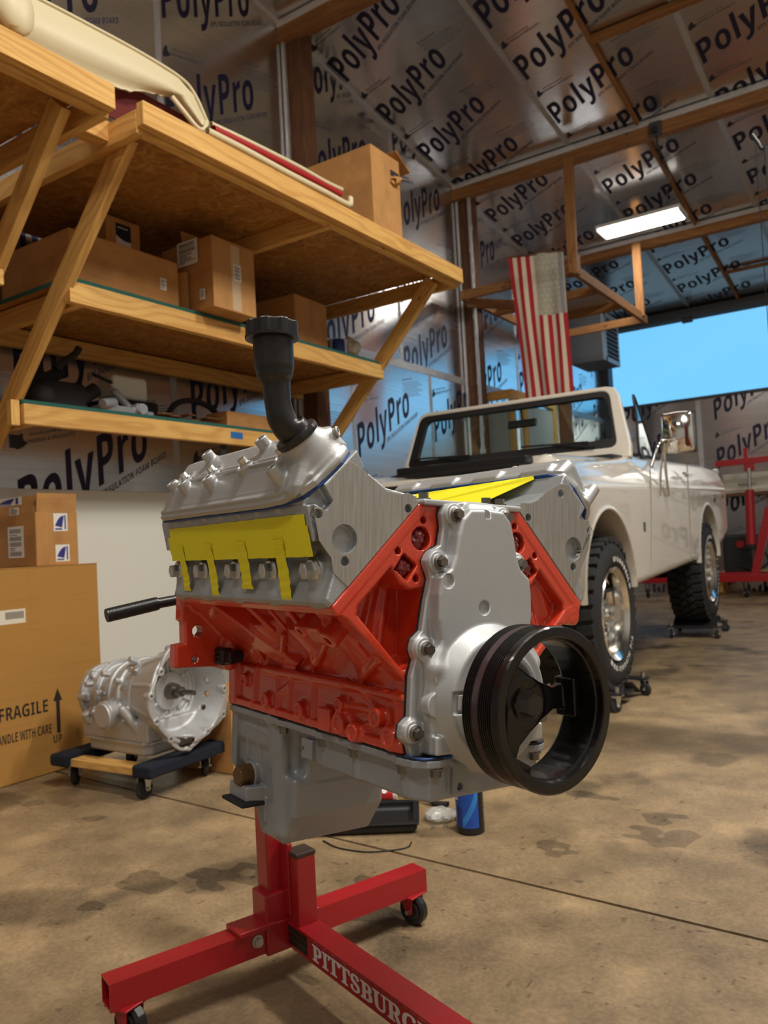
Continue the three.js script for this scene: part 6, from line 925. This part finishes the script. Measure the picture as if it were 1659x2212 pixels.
  part('mirror_rim', at(new RoundedBoxGeometry(0.206, 0.262, 0.016, 3, 0.0079), 0.172, 1.01, -1.03), M.black, truck);
  part('mirror_arm', [tube([[0.03, 0.80, -0.86], [0.07, 0.93, -0.90], [0.10, 0.965, -0.94], [0.16, 0.967, -0.945], [0.2, 0.965, -0.95]], 0.009, 40, 10), tube([[0.045, 0.62, -0.97], [0.055, 0.72, -0.96], [0.075, 0.86, -0.955], [0.1, 0.95, -0.95]], 0.008, 30, 10), tube([[0.045, 0.62, -1.22], [0.06, 0.74, -1.12], [0.085, 0.86, -1.0], [0.1, 0.95, -0.955]], 0.008, 30, 10)], M.chrome, truck);
  // front end and chassis
  part('grille', [at(rbox(1.3, 0.32, 0.03, 0.01), -0.81, 0.58, 0.715), ...Array.from({ length: 9 }, (_, i) => at(rbox(1.1, 0.012, 0.02, 0.004), -0.81, 0.46 + 0.03 * i, 0.735))], M.black, truck);
  for (const x of [-0.2, -1.42]) part('headlamp', along(lathe([[0, 0.02], [0.06, 0.015], [0.085, 0], [0.095, -0.01], [0.095, -0.03]], 28), V(x, 0.58, 0.73), V(0, 0, 1)), M.chrome, truck);
  part('bumper', at(rbox(1.68, 0.13, 0.07, 0.02, 2), -0.81, 0.24, 0.79), M.chrome, truck);
  for (const x of [-0.42, -1.2]) part('chassis_rail', at(rbox(0.09, 0.13, 4.1, 0.01), x, 0.12, -1.45), M.blackSoft, truck);
  for (const z of [0, -2.78]) part('axle', [cyl(V(-0.2, 0, z), V(-1.42, 0, z), 0.045, 0.045, 16), along(new THREE.SphereGeometry(0.13, 20, 14), V(-0.7, 0, z), V(0, 1, 0))], M.blackSoft, truck);
  part('wheel_well', [0.14, -2.63].flatMap((z) => [at(rbox(0.02, 0.42, 0.82, 0.004), -0.345, 0.32, z)]), M.blackSoft, truck);
  part('underbody', [at(rbox(0.7, 0.16, 1.0, 0.03), -0.81, 0.02, -1.3), at(rbox(0.6, 0.2, 0.5, 0.03), -0.85, 0.05, -3.1), at(rbox(1.5, 0.02, 3.6, 0.004), -0.81, 0.112, -1.5)], M.blackSoft, truck);
  // wheels
  const letters = (txt, R, mid, h, flipped) => { const out = []; let total = 0; const adv = [...txt].map((c) => { const gl = fontBold.data.glyphs[c] || fontBold.data.glyphs['o']; const a = gl.ha / fontBold.data.resolution * h * 1.05; total += a; return a; }); let s = -total / 2; [...txt].forEach((c, i) => { const m = s + adv[i] / 2; s += adv[i]; if (c === ' ') return; const g = new TextGeometry(c, { font: fontBold, size: h * 0.74, depth: 0.0022, curveSegments: 3, bevelEnabled: false }); g.computeBoundingBox(); g.translate(-(g.boundingBox.min.x + g.boundingBox.max.x) / 2, flipped ? -h * 0.37 : -h * 0.37, 0); const a = m / R; if (!flipped) { g.rotateZ(-a); g.translate(R * Math.sin(a), R * Math.cos(a), 0); } else { g.rotateZ(a); g.translate(R * Math.sin(a), -R * Math.cos(a), 0); } g.rotateZ(mid); out.push(g); }); return out; };
  const tread = (() => { const G = []; for (let i = 0; i < 34; i++) { const a = i / 34 * 2 * Math.PI; for (const [x, w, l, off] of [[-0.045, 0.085, 0.052, 0], [-0.225, 0.085, 0.052, 0.5], [-0.105, 0.045, 0.042, 0.35], [-0.165, 0.045, 0.042, 0.85]]) { const q = new RoundedBoxGeometry(w, 0.03, l, 1, 0.005); q.rotateY(x === -0.045 ? 0.12 : x === -0.225 ? -0.12 : 0.5); q.translate(x, x < -0.2 || x > -0.06 ? 0.391 : 0.398, 0); q.rotateX(a + off * 2 * Math.PI / 34); G.push(q); } } return join(G); })();
  const tyreProf = [[0.235, 0.0 - 0.03], [0.25, -0.012], [0.27, 0.002], [0.31, 0.012], [0.345, 0.006], [0.378, -0.012], [0.39, -0.04], [0.392, -0.135], [0.39, -0.23], [0.378, -0.258], [0.345, -0.276], [0.31, -0.282], [0.27, -0.27], [0.235, -0.24]];
  const tyre = toCreasedNormals(new THREE.LatheGeometry(tyreProf.map(([r, y]) => new THREE.Vector2(r, y)), 72), 0.6); tyre.rotateZ(-Math.PI / 2);
  const rim = toCreasedNormals(new THREE.LatheGeometry([[0.0, -0.055], [0.06, -0.055], [0.075, -0.06], [0.1, -0.085], [0.16, -0.095], [0.185, -0.085], [0.2, -0.09], [0.212, -0.075], [0.216, -0.02], [0.235, -0.006], [0.246, 0.004], [0.25, -0.003], [0.246, -0.012], [0.235, -0.05], [0.235, -0.24]].map(([r, y]) => new THREE.Vector2(r, y)), 72), 0.5); rim.rotateZ(-Math.PI / 2);
  const slots = []; for (let i = 0; i < 8; i++) { const a = i / 8 * 2 * Math.PI; const q = new THREE.SphereGeometry(0.028, 14, 10); q.scale(0.35, 1, 0.8); q.translate(-0.086, 0.13, 0); q.rotateX(a); slots.push(q); }
  const hubG = cyl(V(-0.06, 0, 0), V(0.0, 0, 0), 0.055, 0.045, 28), nuts = []; for (let i = 0; i < 5; i++) { const a = i / 5 * 2 * Math.PI; const q = hexPrism(0.012, 0.03); q.rotateZ(-Math.PI / 2); q.translate(-0.055, 0.075 * Math.cos(a), 0.075 * Math.sin(a)); nuts.push(q); }
  const ringT = (() => { const L = [...letters('BFGOODRICH', 0.29, -0.55, 0.04, false), ...letters('MUD-TERRAIN T/A', 0.29, 0.15, 0.04, true)]; return join(L).rotateY(Math.PI / 2).translate(0.0078, 0, 0); })();
  for (const [x, z, m] of [[0, 0, 1], [0, -2.78, 1], [-1.63, 0, -1], [-1.63, -2.78, -1]]) {
    const w = new THREE.Group(); w.name = 'wheel'; w.position.set(x, 0, z); if (m < 0) w.rotation.y = Math.PI; truck.add(w); w.rotation.x = z < -1 ? 0.9 : 0;
    part('tyre', [tyre.clone(), tread.clone()], M.rubber, w, 'chunky black mud tyre'); part('rim', rim.clone(), M.alloy, w, 'polished alloy rim'); part('rim_slots', join(slots.map((g) => g.clone())), M.black, w); part('hub', [hubG.clone(), ...nuts.map((g) => g.clone())], M.chrome, w); if (m > 0) part('tyre_lettering', ringT.clone(), M.tyreLetter, w, 'raised white tyre lettering');
  }
}
// wheel dollies
function wheelDolly(label, x, z, turn, h = 0.066) {
  const t = thing('wheel_dolly', label, 'dolly', [x, 0, z], turn, 'wheel dollies');
  for (const s of [-1, 1]) part('cradle', at(rbox(0.34, 0.012, 0.15, 0.004).rotateX(s * 0.5), 0, h - 0.006, s * 0.135), M.black, t);
  part('base', at(rbox(0.36, 0.014, 0.12, 0.004), 0, h - 0.008, 0), M.black, t);
  for (const s of [-1, 1]) part('wing', at(rbox(0.42, 0.012, 0.06, 0.004), 0, 0.092, s * 0.225), M.black, t);
  for (const [a, b, r] of [[-1, -1, 0.4], [1, -1, 1.2], [1, 1, -0.5], [-1, 1, 0.2]]) { caster(t, a * 0.18, 0.088, b * 0.225, 0.034, 0.024, r, M.rubber, M.zinc); part('stud', cyl(V(a * 0.18, 0.09, b * 0.225), V(a * 0.18, 0.125, b * 0.225), 0.011, 0.011, 12), M.zinc, t); }
}
wheelDolly('black wheel dolly under the front tyre with the white lettering', -1.50, -4.20, 0); wheelDolly('black wheel dolly under the rear tyre near the red hoist', -1.60, -6.98, 0.1, 0.118); wheelDolly('black wheel dolly under the front tyre by the timber shelving', -2.87, -4.25, 0); wheelDolly('black wheel dolly under the rear tyre by the wall post', -2.97, -7.0, 0, 0.118);
// ---------------------------------------------------------------- flag and hanging rack
{
  const X = -2.385, Y = 3.20, t = thing('hanging_rack', 'timber rack hung from the ceiling beams beside the wall', 'rack');
  part('rail', lumber(V(X, Y, -6.66), V(X, Y, -8.95), 0.09, 0.04), M.pineDark, t);
  for (const z of [-6.72, -7.45, -8.15, -8.88]) part('joist', lumber(V(-3.48, Y, z), V(X, Y, z), 0.088, 0.038), M.pineDark, t);
  part('back_rail', lumber(V(-3.47, Y, -6.7), V(-3.47, Y, -8.9), 0.088, 0.038), M.pineDark, t);
  part('diagonal', lumber(V(-3.47, Y - 0.05, -6.8), V(-2.95, Y - 0.05, -7.45), 0.088, 0.038), M.pineDark, t);
  part('hanger', lumber(V(X - 0.03, Y - 0.04, -6.80), V(X - 0.03, yC(-6.98) - 0.15, -6.86), 0.04, 0.088), M.pineDark, t);
  part('hanger', lumber(V(X + 0.0, Y + 0.0, -8.76), V(X + 0.0, 4.02, -8.76), 0.04, 0.088), M.pineDark, t);
  part('gusset', at(rbox(0.04, 0.17, 0.10, 0.003), X + 0.035, Y + 0.03, -6.72), M.pineDark, t);
  part('foil_sheet', at(rbox(0.7, 0.004, 0.6, 0.001), -2.85, Y + 0.05, -7.9), M.foil, t);
}
{
  const W = 0.50, H = 1.34, t = thing('flag', 'faded stars and stripes flag hanging lengthwise from the timber rack', 'flag', [-2.70, 3.42, -6.66], 0.10);
  const g = new THREE.PlaneGeometry(W, H, 40, 60), p = g.attributes.position; g.translate(0, -H / 2, 0);
  for (let i = 0; i < p.count; i++) { const x = p.getX(i), y = p.getY(i), d = -y / H; p.setXYZ(i, x * (1 - 0.14 * d) + 0.05 * d, y - 0.10 * (x + W / 2) * (1 - 0.7 * d), 0.018 * Math.sin(x * 38 + 2 * d) * (0.25 + d) + 0.01 * Math.sin(x * 17 + y * 5)); } g.computeVertexNormals();
  const map = canvasTex(512, 1372, (c, w, h) => { const R = rng(12); for (let i = 0; i < 13; i++) { c.fillStyle = i % 2 ? '#e6d7bd' : '#b7232c'; c.fillRect(i / 13 * w, 0, w / 13 + 1, h); } c.fillStyle = '#b9b09d'; c.fillRect(6 / 13 * w, 0, w, h * 0.42); for (let i = 0; i < 300; i++) { c.globalAlpha = 0.10; c.fillStyle = R() < 0.5 ? '#59617c' : '#e2d6b8'; c.fillRect((6 / 13 + 7 / 13 * R()) * w, R() * h * 0.42, 2 + 8 * R(), 10 + 50 * R()); } c.globalAlpha = 0.55; for (let r = 0; r < 11; r++) for (let k = 0; k < 5; k++) { const x = (6.6 + 1.25 * k + (r % 2) * 0.6) / 13 * w, y = (r + 0.7) / 11.4 * h * 0.42; if (x > w - 8) continue; c.fillStyle = '#e9e2cf'; c.beginPath(); for (let q = 0; q < 10; q++) { const a = q * Math.PI / 5, l = q % 2 ? 5 : 12; c.lineTo(x + l * Math.sin(a), y - l * Math.cos(a)); } c.fill(); } c.globalAlpha = 0.4; c.fillStyle = '#4d5878'; c.fillRect(w * 0.9, 0, w * 0.07, h * 0.42); c.globalAlpha = 0.12; for (let i = 0; i < 500; i++) { c.fillStyle = R() < 0.5 ? '#5c1018' : '#fff4dd'; c.fillRect(R() * w, R() * h, 3 + 10 * R(), 2 + 6 * R()); } });
  part('cloth', g, phy({ map, roughness: 0.9, side: THREE.DoubleSide, transmission: 0.2, thickness: 0 }), t);
  part('hem_rod', cyl(V(-W / 2 - 0.03, 0.0, 0), V(W / 2 + 0.02, -0.05, 0), 0.008, 0.008, 10), M.timber, t);
}
// unit heater
{
  const t = thing('unit_heater', 'grey louvred heater hanging in the far corner', 'heater', [-3.33, 3.0, -10.0]);
  part('case', at(rbox(0.42, 0.62, 0.62, 0.012), 0, 0.31, 0), std({ color: lin(0.12, 0.13, 0.15), roughness: 0.5 }), t);
  part('bezel', [at(rbox(0.02, 0.62, 0.12, 0.004), 0.215, 0.31, 0.25), at(rbox(0.02, 0.62, 0.05, 0.004), 0.215, 0.31, -0.285), at(rbox(0.02, 0.06, 0.5, 0.004), 0.215, 0.59, 0), at(rbox(0.02, 0.06, 0.5, 0.004), 0.215, 0.03, 0)], std({ color: lin(0.34, 0.38, 0.42), roughness: 0.4 }), t);
  for (let i = 0; i < 9; i++) part('louvre', at(rbox(0.05, 0.006, 0.44, 0.002).rotateZ(-0.5), 0.215, 0.09 + 0.055 * i, -0.04), M.darkFrame, t);
  for (const z of [-0.25, 0.25]) part('hanger_rod', cyl(V(0, 0.62, z), V(0, yC(-10 + z) - 3.0 - 0.005, z), 0.006, 0.006, 8), M.zinc, t);
}
// timber framed cupboard behind the vehicle
{
  const t = thing('framed_cupboard', 'pine framed cupboard with pale panels behind the windscreen', 'cupboard', [-3.44, 0, -7.9]);
  for (const z of [0.55, 0.25, -0.55]) part('stud', lumber(V(0.12, 0, z), V(0.12, 2.28, z), 0.09, 0.04), M.pine, t);
  part('top_rail', lumber(V(0.12, 2.32, 0.58), V(0.12, 2.32, -0.58), 0.09, 0.04), M.pine, t); part('top_rail', lumber(V(-0.18, 2.32, 0.56), V(0.1, 2.32, 0.56), 0.09, 0.04), M.pine, t);
  part('panel', at(rbox(0.02, 2.2, 0.76, 0.004), 0.11, 1.15, -0.15), std({ color: lin(0.5, 0.5, 0.48), roughness: 0.6 }), t); part('side_panel', at(rbox(0.26, 2.2, 0.02, 0.004), -0.04, 1.15, 0.55), std({ color: lin(0.45, 0.44, 0.41), roughness: 0.7 }), t);
}
// vehicle lift post at the right edge
{
  const t = thing('lift_post', 'tall red vehicle lift post with a black edge strip', 'lift', [-0.24, 0, -3.62]);
  part('column', at(rbox(0.32, 2.50, 0.24, 0.008), 0.0, 1.25, 0), M.standRed, t); part('edge_strip', at(rbox(0.03, 2.42, 0.26, 0.005), -0.172, 1.2, 0), M.black, t); part('foot_plate', at(rbox(0.5, 0.02, 0.45, 0.004), 0.0, 0.01, 0), M.standRed, t);
  part('cable_hook', [tube([[-0.17, 2.44, 0.06], [-0.2, 2.43, 0.06], [-0.215, 2.46, 0.06], [-0.235, 2.50, 0.06]], 0.008, 20, 8)], M.black, t); part('cable', cyl(V(-0.225, 2.45, 0.06), V(-0.225, 0.6, 0.06), 0.0018, 0.0018, 6), M.black, t);
}
// engine hoist near the far wall
{
  const t = thing('engine_hoist', 'red engine hoist standing near the far wall', 'hoist', [0, 0, -10.5]), Rm = M.standRed;
  part('base_leg', orient(rbox(2.3, 0.09, 0.07, 0.004), V(-3.3, 0.235, 0.0), V(-1.0, 0.235, 0.0)), Rm, t); part('base_leg', orient(rbox(2.3, 0.09, 0.07, 0.004), V(-3.3, 0.245, -0.3), V(-1.0, 0.245, -0.3)), Rm, t);
  part('cross_beam', orient(rbox(0.5, 0.08, 0.08, 0.004), V(-1.05, 0.24, 0.02), V(-1.05, 0.24, -0.33)), Rm, t);
  part('mast', orient(rbox(1.42, 0.09, 0.09, 0.004), V(-1.05, 0.24, -0.22), V(-1.15, 1.66, -0.22)), Rm, t);
  part('boom', orient(rbox(1.1, 0.075, 0.06, 0.004), V(-2.06, 1.645, -0.02), V(-0.98, 1.66, -0.02)), Rm, t); part('boom_tip', at(rbox(0.05, 0.18, 0.05, 0.004), -1.72, 1.72, -0.02), Rm, t); part('boom_lug', at(rbox(0.12, 0.09, 0.05, 0.01), -1.69, 1.575, -0.02), Rm, t);
  part('diagonal', orient(rbox(0.85, 0.09, 0.06, 0.004), V(-1.71, 0.25, 0.0), V(-1.50, 1.07, 0.0)), Rm, t); part('ram_cylinder', cyl(V(-1.72, 0.64, 0.02), V(-1.70, 1.30, 0.02), 0.058, 0.05, 24), Rm, t); part('ram_rod', cyl(V(-1.70, 1.28, 0.02), V(-1.69, 1.56, 0.02), 0.022, 0.022, 16), M.chrome, t);
  for (const x of [-1.82, -3.0]) caster(t, x, 0.19, 0.0, 0.06, 0.04, 0.4, M.rubber, M.black); caster(t, -1.05, 0.19, -0.3, 0.06, 0.04, 0.4, M.rubber, M.black);
  const c = thing('drawer_unit', 'pale drawer unit on the far wall behind the hoist', 'cabinet', [-1.80, 1.29, -11.2]); part('case', at(rbox(0.62, 0.25, 0.24, 0.006), 0, 0.125, 0), std({ color: lin(0.62, 0.58, 0.48), roughness: 0.5 }), c); part('drawer', at(rbox(0.54, 0.2, 0.015, 0.006), -0.02, 0.125, 0.126), std({ color: lin(0.66, 0.62, 0.52), roughness: 0.5 }), c); part('handle', tube([[-0.12, 0.12, 0.134], [-0.1, 0.11, 0.155], [0.06, 0.11, 0.155], [0.08, 0.12, 0.134]], 0.008, 24, 8), M.steel, c); part('shelf', at(rbox(1.5, 0.04, 0.26, 0.004), 0.45, -0.022, 0), M.timber, c);
  const w = thing('welder', 'black machine with looped hose on a pallet by the far wall', 'machine', [-1.98, 0.275, -11.13]); part('case', at(rbox(0.34, 0.48, 0.28, 0.03, 2), 0, 0.24, 0), M.black, w); part('knob', along(new THREE.CylinderGeometry(0.05, 0.05, 0.03, 20), V(0.05, 0.36, 0.15), V(0, 0, 1)), M.standRed, w); part('hose', tube([[0.1, 0.3, 0.15], [0.3, 0.28, 0.17], [0.36, 0.12, 0.17], [0.22, 0.03, 0.17], [0.05, 0.08, 0.17]], 0.014, 40, 8), M.rubber, w);
  const p = thing('pallet', 'low timber pallet by the far wall', 'pallet', [-1.65, 0, -11.13]); for (let i = 0; i < 4; i++) part('deck_plank', lumber(V(-0.6, 0.262, -0.15 + 0.1 * i), V(0.7, 0.262, -0.15 + 0.1 * i), 0.022, 0.085), M.pine, p); for (const x of [-0.55, 0.05, 0.65]) part('stringer', at(rbox(0.06, 0.25, 0.38, 0.004), x, 0.125, 0), M.pine, p);
  single('shelf_crate', 'dark open crate of parts on the shelf beside the drawer unit', 'crate', [at(rbox(0.4, 0.26, 0.22, 0.01), -1.22, 1.42, -11.2)], M.card);
}
scene.traverse((o) => { if (o.isMesh) { o.castShadow = true; o.receiveShadow = true; } });
renderer.render(scene, camera);
